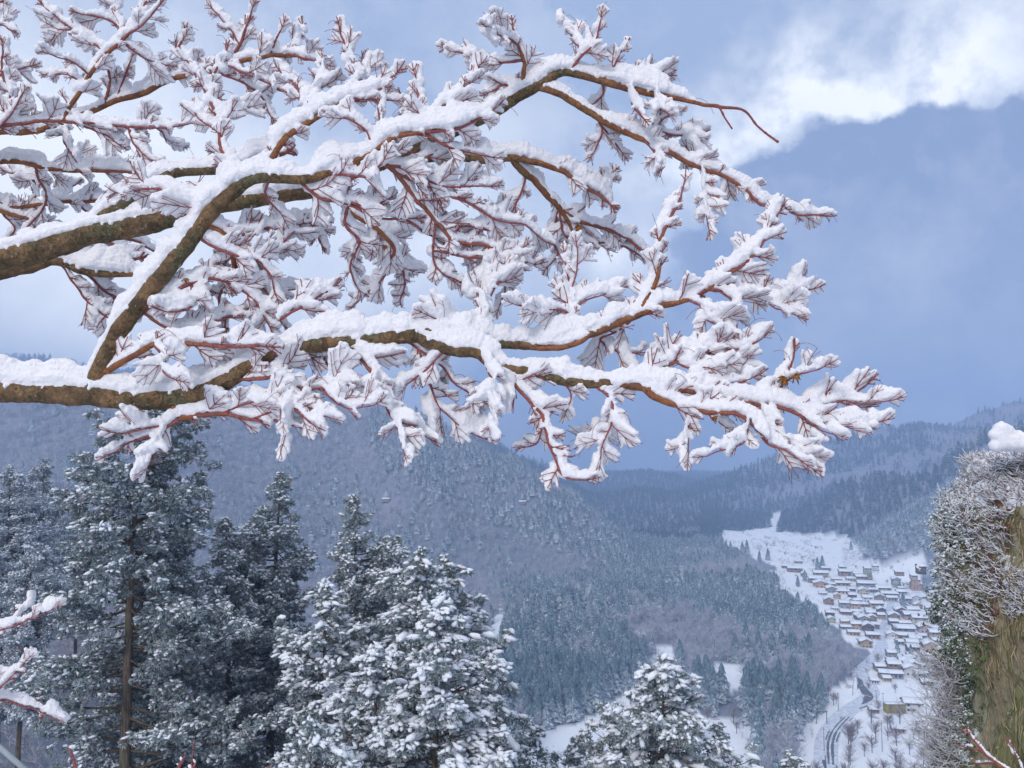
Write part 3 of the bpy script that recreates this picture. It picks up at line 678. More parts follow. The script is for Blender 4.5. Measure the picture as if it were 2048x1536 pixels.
T(2, None, .1, (976, 496, 2.5), (1000, 540, 2.5), (1010, 580, 2), (1000, 610, 1.8))
T(2, None, .1, (1050, 350, 3), (1040, 390, 2.5), (1020, 430, 2.5), (1000, 470, 2))
T(2, None, .1, (640, 378, 5), (630, 410, 4), (634, 450, 3), (640, 485, 2.5))
# group 3: third low limb behind, at the left edge
T(3, 3.9, .2, (-420, 600, 26), (-200, 590, 20), (0, 546, 15), (60, 536, 13), (113, 522, 11), (171, 544, 8), (220, 548, 7), (267, 549, 6), fan=False)
T(3, None, .2, (100, 522, 7), (147, 505, 7), (181, 522, 6), (225, 524, 5), (270, 520, 4), fan=False)
T(3, None, .2, (150, 530, 3), (181, 556, 3), (219, 587, 3), (243, 604, 2.5))
T(3, None, .1, (120, 528, 2.5), (140, 560, 2.5), (167, 597, 2.5), (215, 636, 2))
T(3, None, .1, (225, 590, 2.5), (222, 620, 2), (195, 650, 1.8))
# group 4: thinner red boughs behind, upper left
T(4, 4.3, .3, (-420, 560, 14), (-200, 370, 9), (0, 324, 5.5), (103, 338, 5), (150, 341, 4.5), (205, 342, 4), (270, 345, 3))
T(4, None, .1, (72, 336, 3), (80, 360, 3), (92, 386, 3), (85, 420, 2.5), (51, 458, 2))
T(4, None, .1, (120, 340, 3), (164, 326, 3), (239, 331, 2.5), (273, 338, 2))
T(4, None, -.2, (-200, 370, 7), (-60, 290, 6), (0, 265, 6), (48, 266, 6), (113, 250, 6), (191, 219, 6), (232, 202, 6), (290, 185, 6), (335, 161, 6), (400, 143, 5), (451, 127, 5), (513, 116, 4.5), (560, 111, 4), (600, 115, 3), (640, 122, 2))
T(4, None, .0, (335, 161, 4), (350, 110, 3.5), (365, 75, 2.5))
T(4, None, .0, (451, 127, 4), (480, 90, 3.5), (490, 60, 3), (503, 20, 2))
T(4, None, .0, (480, 92, 2.5), (462, 60, 2), (430, 25, 1.8))
T(4, None, .0, (540, 112, 3), (548, 85, 2.5), (560, 62, 2))
T(4, None, .0, (575, 112, 3), (596, 80, 2.5), (604, 55, 2))
T(4, None, .0, (450, 130, 3), (500, 150, 2.5), (560, 180, 2.5), (610, 200, 2))
T(4, None, .1, (420, 138, 3), (470, 160, 2.5), (520, 190, 2.5), (540, 225, 2))
T(4, 4.0, .1, (-60, 262, 4), (0, 254, 3.5), (65, 244, 3.5), (137, 243, 3.5), (190, 246, 3), (250, 253, 3), (318, 258, 2.5), (342, 253, 2), (393, 243, 1.5))
T(4, None, .0, (250, 253, 2.5), (270, 290, 2.2), (304, 321, 1.8))
T(4, None, .0, (318, 258, 2), (335, 285, 1.6), (362, 294, 1.4))
T(4, None, .0, (130, 245, 4), (132, 290, 3.5), (145, 312, 2.5))
T(4, None, .0, (145, 243, 2.5), (190, 262, 2.2), (238, 284, 1.8))
T(4, None, .1, (125, 235, 5), (137, 219, 5), (157, 188, 5), (181, 147, 5), (205, 116, 4.5), (239, 85, 4), (262, 62, 3.5), (280, 30, 3), (296, -5, 2))
T(4, None, .0, (212, 108, 3), (180, 78, 2.5), (140, 52, 2.2), (92, 14, 2))
T(4, None, .0, (150, 60, 2), (120, 58, 2), (108, 75, 1.5))
T(4, None, .0, (235, 88, 3.5), (236, 60, 3), (228, 30, 2.5), (225, -10, 2))
T(4, None, .0, (236, 50, 2.5), (205, 35, 2), (165, 28, 1.8))
T(4, None, .0, (181, 147, 2.5), (150, 125, 2), (112, 112, 1.8))
T(4, None, .0, (168, 165, 2.5), (135, 150, 2), (100, 150, 1.8))
T(4, None, .0, (250, 86, 2.5), (290, 115, 2.2), (330, 128, 2))
T(4, None, .0, (255, 70, 2.5), (290, 45, 2), (330, -5, 1.8))
T(4, None, .0, (215, 215, 4), (220, 160, 3), (212, 120, 2.5))
T(4, None, .0, (232, 202, 2.5), (250, 150, 2), (262, 120, 1.8))
T(4, 4.2, .0, (-60, 260, 4), (0, 245, 4), (18, 200, 3), (5, 150, 2.5), (8, 100, 2))
T(4, None, .0, (0, 250, 2.5), (25, 225, 2), (40, 195, 2))
T(4, 4.4, .0, (-60, 170, 3), (0, 150, 2.5), (20, 142, 2.2), (50, 135, 2))
T(4, 4.4, .0, (-40, 60, 2.5), (0, 50, 2), (18, 58, 2))
T(4, 4.4, .0, (-40, 20, 2.5), (0, 5, 2), (14, -5, 2))
# group 5: pink red boughs behind the old limb, left edge
T(5, 4.6, .1, (-200, 470, 7), (-60, 405, 5), (0, 408, 5), (38, 415, 4.5), (116, 406, 4), (184, 404, 4), (230, 400, 3))
T(5, None, .1, (-60, 405, 5), (0, 420, 5), (85, 448, 4), (150, 470, 3.5), (219, 485, 3.5), (287, 519, 3), (330, 530, 2))
T(5, None, .1, (219, 485, 3), (260, 480, 3), (301, 499, 2.5))
T(5, None, .1, (60, 410, 3), (75, 380, 2.5), (60, 355, 2), (20, 345, 1.8))
T(5, None, .1, (100, 405, 2.5), (130, 380, 2), (150, 370, 1.8))
T(5, None, .1, (0, 422, 2.5), (30, 455, 2.2), (5, 490, 1.8))
T(5, None, .1, (150, 405, 3), (175, 425, 2.5), (200, 440, 2))
# group 6: a young maple beside the camera, low left; 7: shoot tips poking up at the lower edge; 8: frosted shoots before the cliff
T(6, 3.0, .1, (-200, 1345, 4), (-80, 1290, 3), (0, 1262, 2), (40, 1246, 1.8), (70, 1233, 1.5), (95, 1225, 1.2))
T(6, None, .0, (30, 1250, 2.5), (42, 1228, 2), (47, 1215, 1.8))
T(6, 3.1, .1, (-200, 1440, 6), (-80, 1415, 3), (0, 1398, 2), (35, 1405, 2), (65, 1418, 1.8), (90, 1436, 1.2))
T(6, None, .0, (-60, 1405, 2.5), (0, 1375, 2), (25, 1352, 1.6), (45, 1330, 1.2))
T(7, 2.2, .0, (170, 1700, 4), (152, 1590, 3), (146, 1540, 3), (137, 1500, 2.5), fan=False, snow=.8, end=False)
T(7, 2.3, .0, (300, 1720, 5), (330, 1600, 4), (352, 1545, 3.5), (372, 1508, 2.5), fan=False, snow=.85, end=False)
T(7, None, .0, (340, 1570, 3.5), (375, 1550, 3), (392, 1525, 2.5), fan=False, snow=.8, end=False)
T(7, 2.3, .0, (378, 1720, 4), (382, 1560, 3.5), (384, 1530, 1.4), (387, 1480, .9), fan=False, snow=0, end=False)
T(7, 2.1, .0, (560, 1700, 5), (545, 1600, 4), (538, 1532, 3.5), fan=False, snow=.8, end=False)
T(8, 4.6, .1, (2140, 1640, 6), (2050, 1570, 5), (1992, 1528, 4), (1965, 1503, 3), (1945, 1482, 2), fan=False, snow=.45)
T(8, None, .0, (1992, 1528, 3.5), (1975, 1524, 2.5), (1958, 1530, 2), fan=False, snow=.45)
T(8, None, .0, (1970, 1508, 2.5), (1955, 1500, 2), (1942, 1500, 1.6), fan=False, snow=.4)
T(8, None, .0, (2060, 1575, 4), (2040, 1530, 3), (2030, 1505, 2), fan=False, snow=.45)
T(8, None, .0, (2050, 1572, 4), (2070, 1530, 3), (2080, 1500, 2), fan=False, snow=.45)
G3 = {}          # all placed points: list of (u, v, 3d, r)
placed = []
maple = empty('maple_tree', (-3.55, 3.2, 0)); maple.location.z = float(height(np.array([-3.55]), np.array([3.2]))[0]) - .05
maple.location.x = -3.55
tag(maple, 'big leafless maple reaching in from the left, its limbs piled with fresh snow', 'maple tree')
MLOC = np.array(maple.location)
NGR = 9
limb_mb = [MB() for _ in range(NGR)]; twig_mb = [MB() for _ in range(NGR)]
snow_pts = [[] for _ in range(NGR)]       # (centre, radius)
def smooth_path(p3, rad, step):
    """Catmull-Rom through the points"""
    p3 = np.asarray(p3); n = len(p3); out = []; ro = []
    q = np.vstack([2 * p3[0] - p3[1], p3, 2 * p3[-1] - p3[-2]])
    for i in range(n - 1):
        a, b_, c, d = q[i:i + 4]; m = max(2, int(np.linalg.norm(c - b_) / step))
        for k in range(m):
            t = k / m
            out.append(.5 * ((2 * b_) + (-a + c) * t + (2 * a - 5 * b_ + 4 * c - d) * t * t + (-a + 3 * b_ - 3 * c + d) * t ** 3)); ro.append(rad[i] * (1 - t) + rad[i + 1] * t)
    out.append(p3[-1]); ro.append(rad[-1])
    return np.array(out), np.array(ro)
UPV = np.array((0, 0, 1.0)); AWAY = np.array((0, 1.0, 0))
def snow_dir(t):
    n = UPV - t * np.dot(UPV, t); l = np.linalg.norm(n)
    n = n / (l + 1e-6)
    k = max(0, .75 - l)
    n = n + AWAY * (.16 + k * 1.3); n /= np.linalg.norm(n)
    return n, l
def thinness(r):           # r in metres
    return np.clip(1 - (r - .0035) / .018, 0, 1)
def add_tube(g, pts, rad, k, wig=0.0, nodes=True, limb=False):
    pts = np.array(pts); rad = np.array(rad)
    s = np.concatenate([[0], np.cumsum(np.linalg.norm(np.diff(pts, axis=0), axis=1))])
    if wig: pts = pts + fbm(pts * 9 + 3, 3, 40)[:, None] * wig * np.array((.5, .5, 1)) * np.minimum(1, s / .05)[:, None]
    rr_ = rad * (1 + .07 * vnoise(pts * 30, 5))
    if nodes:
        ph = (s % .075) / .075
        rr_ = rr_ * (1 + np.where(rad < .009, .32, .035) * np.exp(-((ph - .5) / .07) ** 2))
    V_, F_ = tube(pts, rr_, k)
    thn = np.repeat(thinness(rad), k); al_ = np.repeat(s, k)
    if len(V_) > len(thn): thn = np.append(thn, (thn[0], thn[-1])); al_ = np.append(al_, (al_[0], al_[-1]))
    if k > 6:                                  # bark relief
        nr = V_ - np.vstack([np.repeat(pts, k, 0), pts[:1], pts[-1:]])[:len(V_)]
        V_ = V_ + nr * (fbm(V_ * 22, 3, 8) * .10)[:, None]
    (limb_mb if limb else twig_mb)[g].add(V_, F_, thin=thn, along=al_)
    return pts
def lay_snow(g, pts, rad, amount, thick, step=.016, taper=True):
    """snow balls along a path: a crest whose height wanders"""
    if amount <= 0: return
    s = np.concatenate([[0], np.cumsum(np.linalg.norm(np.diff(pts, axis=0), axis=1))]); Ls = s[-1]
    n = max(3, int(Ls / step)); q = np.linspace(0, Ls, n)
    P_ = np.stack([np.interp(q, s, pts[:, i]) for i in range(3)], -1); r_ = np.interp(q, s, rad)
    t = np.gradient(P_, axis=0); t /= np.linalg.norm(t, axis=1)[:, None] + 1e-9
    nz = fbm(P_ * 5.5 + 11 * g, 3, 21); nz2 = fbm(P_ * 24, 2, 22)
    for i in range(n):
        d, l = snow_dir(t[i])
        h = (thick * (1 + .45 * nz[i] + .22 * nz2[i])) * amount * (.35 + .65 * min(1, l / .6))
        if taper: h *= min(1, .45 + (Ls - q[i]) / .12) * min(1, .6 + q[i] / .08)
        if h < .006: continue
        r = r_[i]
        wd = max(r * .92, h * .42)                      # half width of the pile
        thn_ = min(1, max(0, (wd / r - 1.0) / .8)); c0 = P_[i] + d * (r * .62)
        k = max(1, int(round(h / (wd * .8))))
        for j in range(k + 1):
            f = j / max(1, k); rr_ = wd * (1 - .38 * f) ;
            snow_pts[g].append((c0 + d * (f * max(0, h - rr_) + rr_ * (.30 + .74 * thn_) - r * .3 * thn_ + .003 * thn_), rr_ if rr_ < .06 else .06))
        if wd > .03:
            side = np.cross(t[i], d)
            for sg in (-.5, .5): snow_pts[g].append((c0 + side * wd * sg + d * h * .25, wd * .62))
        if r > .014 and rgM.rand() < .55:       # crumbs clinging to the near side of the bark
            an = R(8 + 62 * rgM.rand() ** .7); fr = -AWAY - t[i] * np.dot(-AWAY, t[i]); fr /= np.linalg.norm(fr) + 1e-9
            snow_pts[g].append((P_[i] + (fr * math.sin(an) + d * math.cos(an)) * r * 1.02 + t[i] * rgM.randn() * .008, .005 + .007 * rgM.rand()))
def px2m(r, Y): return r / F * Y
def fan(g, base, d, size, r0, depth=0, amt=1.0, plane=None):
    """a spray of red twigs: main shoot, opposite side shoots, forks at the tips, webbed with snow"""
    d = d / np.linalg.norm(d)
    if plane is None:
        n = np.array((rgM.randn() * .30, .66 + rgM.randn() * .16, .60 + rgM.randn() * .16)); n = n - d * np.dot(n, d); n /= np.linalg.norm(n) + 1e-9
    else: n = plane
    lat = np.cross(n, d)
    tips = []
    nseg = 7; pts = [base]; cur = d.copy()
    for i in range(nseg):
        cur = cur + lat * rgM.randn() * .10 + UPV * .03; cur /= np.linalg.norm(cur)
        pts.append(pts[-1] + cur * size / nseg)
    pts = np.array(pts); rad = np.linspace(r0, r0 * .5, len(pts)); rad[-1] *= 1.5
    shoots = [(pts, rad)]
    n_pairs = 2 if size < .14 else 3
    for i in range(n_pairs):
        f = (.18 + .62 * (i + rgM.rand() * .5) / n_pairs); k = f * nseg; a = int(k); st = pts[a] + (pts[min(a + 1, nseg)] - pts[a]) * (k - a)
        for sg in (-1, 1):
            if rgM.rand() < .06: continue
            ang = R(32 + 22 * rgM.rand()); Ls = size * (.74 - .46 * f) * (.65 + .5 * rgM.rand())
            dv = d * math.cos(ang) + lat * sg * math.sin(ang) + n * rgM.randn() * .08
            pp = [st]; cv = dv.copy()
            for j in range(4):
                cv = cv + (d * .10) + lat * rgM.randn() * .06; cv /= np.linalg.norm(cv); pp.append(pp[-1] + cv * Ls / 4)
            pp = np.array(pp); rr_ = np.linspace(r0 * .62, r0 * .38, 5); rr_[-1] *= 1.6
            shoots.append((pp, rr_))
            for sg2 in (-1, 1):
                if rgM.rand() < .70: continue
                s2 = pp[2 if rgM.rand() < .5 else 3]; a2 = R(32 + 14 * rgM.rand()); d2 = cv * math.cos(a2) + lat * sg2 * math.sin(a2)
                L2 = Ls * (.25 + .25 * rgM.rand()); p2 = np.array([s2, s2 + d2 * L2 * .5, s2 + d2 * L2 + lat * rgM.randn() * .004])
                shoots.append((p2, np.array((r0 * .4, r0 * .32, r0 * .5))))
    for pp, rr_ in shoots: add_tube(g, pp, rr_, 4, 0, False)
    # the snow: balls behind/above the shoots and between neighbours, thinning to the tips
    if amt > 0:
        up = UPV * .45 + n * .75; up /= np.linalg.norm(up)
        samp = []
        for pp, rr_ in shoots:
            Ls = np.linalg.norm(pp[-1] - pp[0]); m = max(2, int(Ls / .012))
            for f in np.linspace(0, .97, m):
                x = f * (len(pp) - 1); a = min(int(x), len(pp) - 2); samp.append(pp[a] + (pp[a + 1] - pp[a]) * (x - a))
        samp = np.array(samp); c = pts[0] * .5 + pts[-1] * .5
        rel = samp - pts[0]; f = np.clip(rel @ d / size, 0, 1); e = np.abs(rel @ lat) / (size * .55)
        hgt_ = np.clip(1.15 - .55 * f - .45 * e, .25, 1.2) * (.0135 + .076 * size) * amt * np.clip(1.3 - .35 * f, .5, 1.05) * (1 + .3 * fbm(samp * 14, 2, 33))
        for p, h in zip(samp, hgt_):
            if h < .007: continue
            snow_pts[g].append((p + up * (h * 1.0 + .0055), h))
            if h > .018 and rgM.rand() < .6: snow_pts[g].append((p + up * (h * 1.5) + UPV * h * .45, h * .8))
        # web between shoots
        for _ in range(int(len(samp) * 1.5)):
            i, j = rgM.randint(len(samp), size=2)
            if np.linalg.norm(samp[i] - samp[j]) < size * .42:
                h = min(hgt_[i], hgt_[j]); 
                if h > .009: snow_pts[g].append(((samp[i] + samp[j]) / 2 + up * (h * 1.05 + .006), h * .95))
def tendril(g, base, d):
    """thin dry leaf stalk curling over and down"""
    pts = [base]; cur = d / np.linalg.norm(d); side = rgM.randn() * .1; Ls = .035 + .06 * rgM.rand()
    for i in range(9):
        cur = cur + np.array((side, 0, -.26)); cur /= np.linalg.norm(cur); pts.append(pts[-1] + cur * Ls / 6)
    V_, F_ = tube(np.array(pts), np.full(len(pts), .0011), 3, False)
    twig_mb[g].add(V_, F_, thin=np.full(len(V_), .9), along=np.zeros(len(V_)))
def near(u, v):
    bd, bi = 1e9, None
    for (uu, vv, p, g) in placed:
        dd = (uu - u) ** 2 + (vv - v) ** 2
        if dd < bd: bd, bi = dd, (p, g)
    return bd ** .5, bi
branch_info = []
for (g, d0, dd, pts, fanf, snw, endf) in L:
    if d0 is None:
        dist_, hit = near(pts[0][0], pts[0][1]); Y0 = hit[0][1]
    else: Y0 = d0
    n = len(pts); us = np.array([p[0] for p in pts], float); vs_ = np.array([p[1] for p in pts], float)
    arc = np.concatenate([[0], np.cumsum(np.hypot(np.diff(us), np.diff(vs_)))]); fr = arc / arc[-1]
    if dd == 0.0 and d0 is None: dd = float(rgM.randn() * .10 + .02)
    Ys = Y0 + dd * fr
    p3 = [P(u, v, Y) for u, v, Y in zip(us, vs_, Ys)]
    if d0 is None and dist_ < 40: p3[0] = hit[0].copy()
    rm = [px2m(p[2] * (.92 if p[2] > 7 else .72 + .04 * p[2]), Y) for p, Y in zip(pts, Ys)]
    P3, Rm = smooth_path(p3, rm, .012)
    for p in P3[::2]:
        uu, vv = proj(p); placed.append((float(uu), float(vv), p, g))
    big_ = max(rm) > .013
    Pw = add_tube(g, P3, Rm, 12 if big_ else 6, .010 if max(rm) < .03 else .004, True, big_)
    rmean = np.mean(rm)
    thick = .022 + min(.060, rmean * 2.2)
    lay_snow(g, Pw, Rm, snw, thick)
    branch_info.append((g, Pw, Rm, fanf, snw, endf))
# procedural sprays off the red shoots
for (g, Pw, Rm, fanf, snw, endf) in branch_info:
    s = np.concatenate([[0], np.cumsum(np.linalg.norm(np.diff(Pw, axis=0), axis=1))]); Ls = s[-1]
    tan = np.gradient(Pw, axis=0); tan /= np.linalg.norm(tan, axis=1)[:, None] + 1e-9
    if endf and snw > 0: fan(g, Pw[-1], tan[-1] + UPV * .05, .065 + .03 * rgM.rand(), max(.0018, Rm[-1] * .9), amt=snw)
    if g < 7 and rgM.rand() < .5 and snw > 0: tendril(g, Pw[-1] + UPV * .02, tan[-1] + UPV * .6)
    if fanf:
        x = .05 + rgM.rand() * .04
        sg = 1
        while x < Ls - .03:
            i = int(np.searchsorted(s, x)); i = min(i, len(Pw) - 1); r = Rm[i]
            uu, vv = proj(Pw[i])
            inframe = -60 < uu < 2100
            if r < .0155 and inframe:
                t = tan[i]; view = np.array((0, 1.0, 0)); lat = np.cross(t, view); lat /= np.linalg.norm(lat) + 1e-9
                ang = R(30 + 22 * rgM.rand()); dv = t * math.cos(ang) + lat * sg * math.sin(ang) + view * rgM.randn() * .25
                if dv[2] < -.35: dv[2] *= .6
                sz = (.06 + .13 * rgM.rand() ** 1.5) * (.55 if g == 6 else 1) * (1 - .25 * (x / Ls))
                if abs(t[2]) > .75: sz *= .8
                fan(g, Pw[i], dv, sz, min(.0030, max(.0018, r * .55)), amt=(.55 if rgM.rand() < .2 else .85 + .35 * rgM.rand()) * (.7 if g == 6 else 1))
                if rgM.rand() < .25: tendril(g, Pw[i] + UPV * .03, dv + UPV)
            sg = -sg if rgM.rand() < .8 else sg
            x += .027 + .038 * rgM.rand() + (.02 if r > .009 else 0) + (.014 if g in (4, 5) else 0)
# trunk stands outside the frame and carries the limbs
base = MLOC.copy(); ctl = [base + (0, 0, -.4), base + (.02, .0, .5), base + (.05, .02, 1.1)]
lim = [bi for bi in branch_info]
starts = {}
for (g, Pw, Rm, *_x) in branch_info:
    if g not in starts: starts[g] = (Pw[0], Rm[0])
tmb = MB()
top = np.array((base[0] + .35, 3.7, max(p[0][2] for p in starts.values()) + .05))
tp, tr = smooth_path([base + (0, 0, -.3), base + (.05, .05, .35), base * .5 + top * .5 + (-.05, 0, 0), top, top + (.1, .1, .5), top + (-.1, .3, 1.1)], [.24, .17, .15, .13, .09, .03], .05)
V_, F_ = tube(tp, tr, 16); V_ = V_ + (fbm(V_ * 6, 3, 3) * .012)[:, None]
tmb.add(V_, F_, thin=np.zeros(len(V_)), along=np.zeros(len(V_)) + .3)
for g, (p0, r0) in starts.items():
    if g in (0, 2, 3, 4, 5):
        k = int(np.argmin(np.abs(tp[:, 2] - (p0[2] - .35)))); a0 = tp[k]
        pth, rd = smooth_path([a0, a0 * .5 + p0 * .5 + (0, 0, .02), p0, p0 + (p0 - a0) * .05], [max(r0 * 1.25, .03), r0 * 1.15, r0, r0 * .9], .04)
        V_, F_ = tube(pth, rd, 12); tmb.add(V_, F_, thin=np.zeros(len(V_)), along=np.zeros(len(V_)) + .3)
def local(o_):
    me = o_.data; n = len(me.vertices); a = np.empty(n * 3, np.float32); me.vertices.foreach_get('co', a)
    a = a.reshape(-1, 3) - MLOC.astype(np.float32); me.vertices.foreach_set('co', a.ravel()); me.update(); return o_
local(tmb.build('trunk', bark_m, maple, True))
ico = None
def snow_mesh(name, balls, voxel, mat, parent, origin, grain=.004, smooth_it=2):
    """fuse the snow balls into one skin and roughen it"""
    import bmesh
    bm = bmesh.new(); bmesh.ops.create_icosphere(bm, subdivisions=1, radius=1.0)
    iv = np.array([v.co[:] for v in bm.verts]); iff = np.array([[v.index for v in f.verts] for f in bm.faces]); bm.free()
    c = np.array([x[0] for x in balls]); r = np.array([x[1] for x in balls])
    r = np.maximum(r, voxel * 1.15) * 1.06
    V_ = (iv[None] * r[:, None, None] + c[:, None]).reshape(-1, 3) - origin
    F_ = (iff[None] + (np.arange(len(c)) * len(iv))[:, None, None]).reshape(-1, 3)
    o_ = obj(name, mesh(name, V_, F_), mat)
    md = o_.modifiers.new('r', 'REMESH'); md.mode = 'VOXEL'; md.voxel_size = voxel; md.use_smooth_shade = True
    sm = o_.modifiers.new('s', 'SMOOTH'); sm.iterations = smooth_it; sm.factor = .5
    for sz, st in ((.06, grain * 3.2), (.013, grain * 2.1)):
        tx = bpy.data.textures.new('snow grain', 'CLOUDS'); tx.noise_scale = sz; tx.noise_depth = 2
        dm = o_.modifiers.new('d', 'DISPLACE'); dm.texture = tx; dm.strength = st; dm.mid_level = .5; dm.texture_coords = 'LOCAL'
    dg = bpy.context.evaluated_depsgraph_get()
    me = bpy.data.meshes.new_from_object(o_.evaluated_get(dg)); o_.modifiers.clear(); old_ = o_.data; o_.data = me; bpy.data.meshes.remove(old_)
    me.name = name
    if not len(me.materials): me.materials.append(mat)
    if parent is not None: o_.parent = parent
    return o_
blab = ['thick low limb with two long snow laden arms reaching right', 'diagonal limb rising from the fork with snow along its upper side', 'mossy upper limb arching out over the valley',
        'short dark limb behind the upper one', 'thin orange bough with many upright sprays', 'thin pinkish red bough at the edge']
def recenter(o_):
    return local(o_)
sap = {}
for g, loc_, nm, lb, ct in ((6, P(-200, 1400, 2.55), 'young_maple', 'young maple low on the left edge with snow sausages on its red shoots', 'young tree'),
                        (7, P(340, 1720, 2.3), 'shrub', 'red shoots with snowy tips poking up along the lower edge', 'shrub'),
                        (8, P(2140, 1640, 4.6), 'shrub', 'thin snow lined twigs in front of the foot of the cliff', 'shrub')):
    e_ = empty(nm, (loc_[0], loc_[1], float(height(np.array([loc_[0]]), np.array([loc_[1]]))[0]))); tag(e_, lb, ct); sap[g] = e_
    st_ = [(bi[1][0], bi[2][0]) for bi in branch_info if bi[0] == g and bi[1][0][2] < P(0, 1620 if g != 6 else 1300, bi[1][0][1])[2]]
    for p0, r0 in st_:                      # stems down to the ground
        gz = np.array(e_.location); pth, rd = smooth_path([np.array((p0[0] * .4 + gz[0] * .6, p0[1], gz[2] - .1)), (p0 + np.array((p0[0] * .4 + gz[0] * .6, p0[1], gz[2]))) / 2 + (.02, 0, 0), p0], [r0 * 2, r0 * 1.4, r0], .05)
        add_tube(g, pth, rd, 6)
def to_local(o_, org):
    me = o_.data; n = len(me.vertices); a = np.empty(n * 3, np.float32); me.vertices.foreach_get('co', a)
    me.vertices.foreach_set('co', (a.reshape(-1, 3) - np.array(org, np.float32)).ravel()); me.update(); return o_
for g, e_ in sap.items():
    st_ = to_local(twig_mb[g].build('stem', bark_m, e_, True), e_.location)
    if limb_mb[g].V: to_local(limb_mb[g].build('stem', bark_m, e_, True), e_.location)
    snow_mesh('snow', snow_pts[g], .005, M_SNOW_TREE, e_, np.array(e_.location))
for g in range(6):
    if limb_mb[g].V:
        br = recenter(limb_mb[g].build('branch', bark_m, maple, True))
    else:
        br = None
    tw = recenter(twig_mb[g].build('twigs' if br else 'branch', bark_m, br or maple, True))
    if br is None: br = tw
    br['label'] = blab[g]
    so = snow_mesh('snow', snow_pts[g], .0055, M_SNOW_TREE, br, MLOC)
    print('snow', g, len(snow_pts[g]), len(so.data.vertices), 'twig verts', len(tw.data.vertices))
# a few withered leaves that stayed on
def dead_leaf(c, s, rot):
    m = MB(); a = rot
    for k in range(5):
        an = a + (k - 2) * .55; L_ = s * (1 - .18 * abs(k - 2)); d = np.array((math.cos(an), .25 * math.sin(k * 2.1), math.sin(an))); pth = np.array((-d[2], .3, d[0]))
        p = np.array([(0, 0, 0), d * L_ * .45 + pth * L_ * .16, d * L_ + (0, .01, -.2 * L_), d * L_ * .45 - pth * L_ * .16, d * L_ * .5 + (0, -.012, .0)])
        m.add(p + c - MLOC, np.array([[0, 1, 4], [1, 2, 4], [2, 3, 4], [3, 0, 4]]))
    obj_ = m.build('dead_leaf', leaf_m, maple)
    sd_ = obj_.modifiers.new('t', 'SOLIDIFY'); sd_.thickness = .0008
for (u, v, s, rot) in ((1568, 752, .040, -1.9), (1590, 748, .038, -1.2), (1575, 762, .030, -2.6), (1157, 450, .045, -1.5), (1176, 490, .035, -1.3), (372, 556, .02, -1.5), (336, 604, .02, -1.6),
                       (452, 655, .022, -1.4), (683, 775, .022, -1.5), (627, 792, .018, -.4), (770, 490, .03, -1.6), (1430, 832, .02, -1.5)):
    dist_, hit = near(u, v); dead_leaf(P(u, v, hit[0][1] - .03), s, rot)
# ------------------------------------------------------------------ the big cedars below the lookout
rgC = np.random.RandomState(21)
cedar_m, bb, pr = new_mat('cedar foliage')
geo = bb.n('ShaderNodeNewGeometry'); tn = bb.n('ShaderNodeAttribute', attribute_name='tone').outputs['Fac']; fr_ = bb.n('ShaderNodeAttribute', attribute_name='frost').outputs['Fac']
n1 = bb.noise(geo.outputs['Position'], .9, 3, .6); n2 = bb.noise(geo.outputs['Position'], 9, 2, .6)
nz = bb.m('ABSOLUTE', bb.n('ShaderNodeSeparateXYZ', {0: geo.outputs['True Normal']}).outputs[2])
gr = bb.mix(bb.ramp(n1.outputs[0], .35, .65), (.050, .088, .080), (.115, .155, .130)); gr = bb.mix(bb.ramp(tn, .0, .8), gr, (.22, .275, .26))
gr = bb.mix(bb.ramp(tn, .86, .93), gr, (.26, .15, .13))
pale = bb.ramp(fr_, .7, 1.0); gr = bb.mix(bb.m('MULTIPLY', pale, .65), gr, (.36, .43, .48))  # besides real frost, this pale tint paints mist into the crowns
fz = bb.m('MULTIPLY', bb.ramp(bb.m('ADD', nz, bb.m('SUBTRACT', n2.outputs[0], .5)), -.15, .95), fr_)
setc(bb, pr, bb.mix(fz, gr, (.62, .68, .76)), .85)
M_CBARK, bb, pr = new_mat('cedar bark')
geo = bb.n('ShaderNodeNewGeometry')
mp = bb.n('ShaderNodeMapping', {'Vector': geo.outputs['Position'], 'Scale': (9, 9, .9)})
n1 = bb.noise(mp.outputs[0], 1.6, 5, .7); n2 = bb.noise(geo.outputs['Position'], .8, 3, .5)
c_ = bb.mix(bb.ramp(n1.outputs[0], .35, .65), (.045, .032, .026), (.19, .15, .115)); c_ = bb.mix(bb.ramp(n2.outputs[0], .5, .7, 0, .55), c_, (.14, .14, .085))
setc(bb, pr, c_, .9, bb.n('ShaderNodeBump', {'Strength': .9, 'Distance': .05, 'Height': n1.outputs[0]}).outputs[0])
M_SNOW_C = snow_mat('snow on cedars', 5, (.82, .85, .91), .3, .03)
def ico1():
    import bmesh
    bm = bmesh.new(); bmesh.ops.create_icosphere(bm, subdivisions=1, radius=1.0)
    v = np.array([x.co[:] for x in bm.verts]); f = np.array([[x.index for x in y.verts] for y in bm.faces]); bm.free(); return v, f
ICV, ICF = ico1()
def norm(a): return a / (np.linalg.norm(a, axis=-1, keepdims=True) + 1e-9)
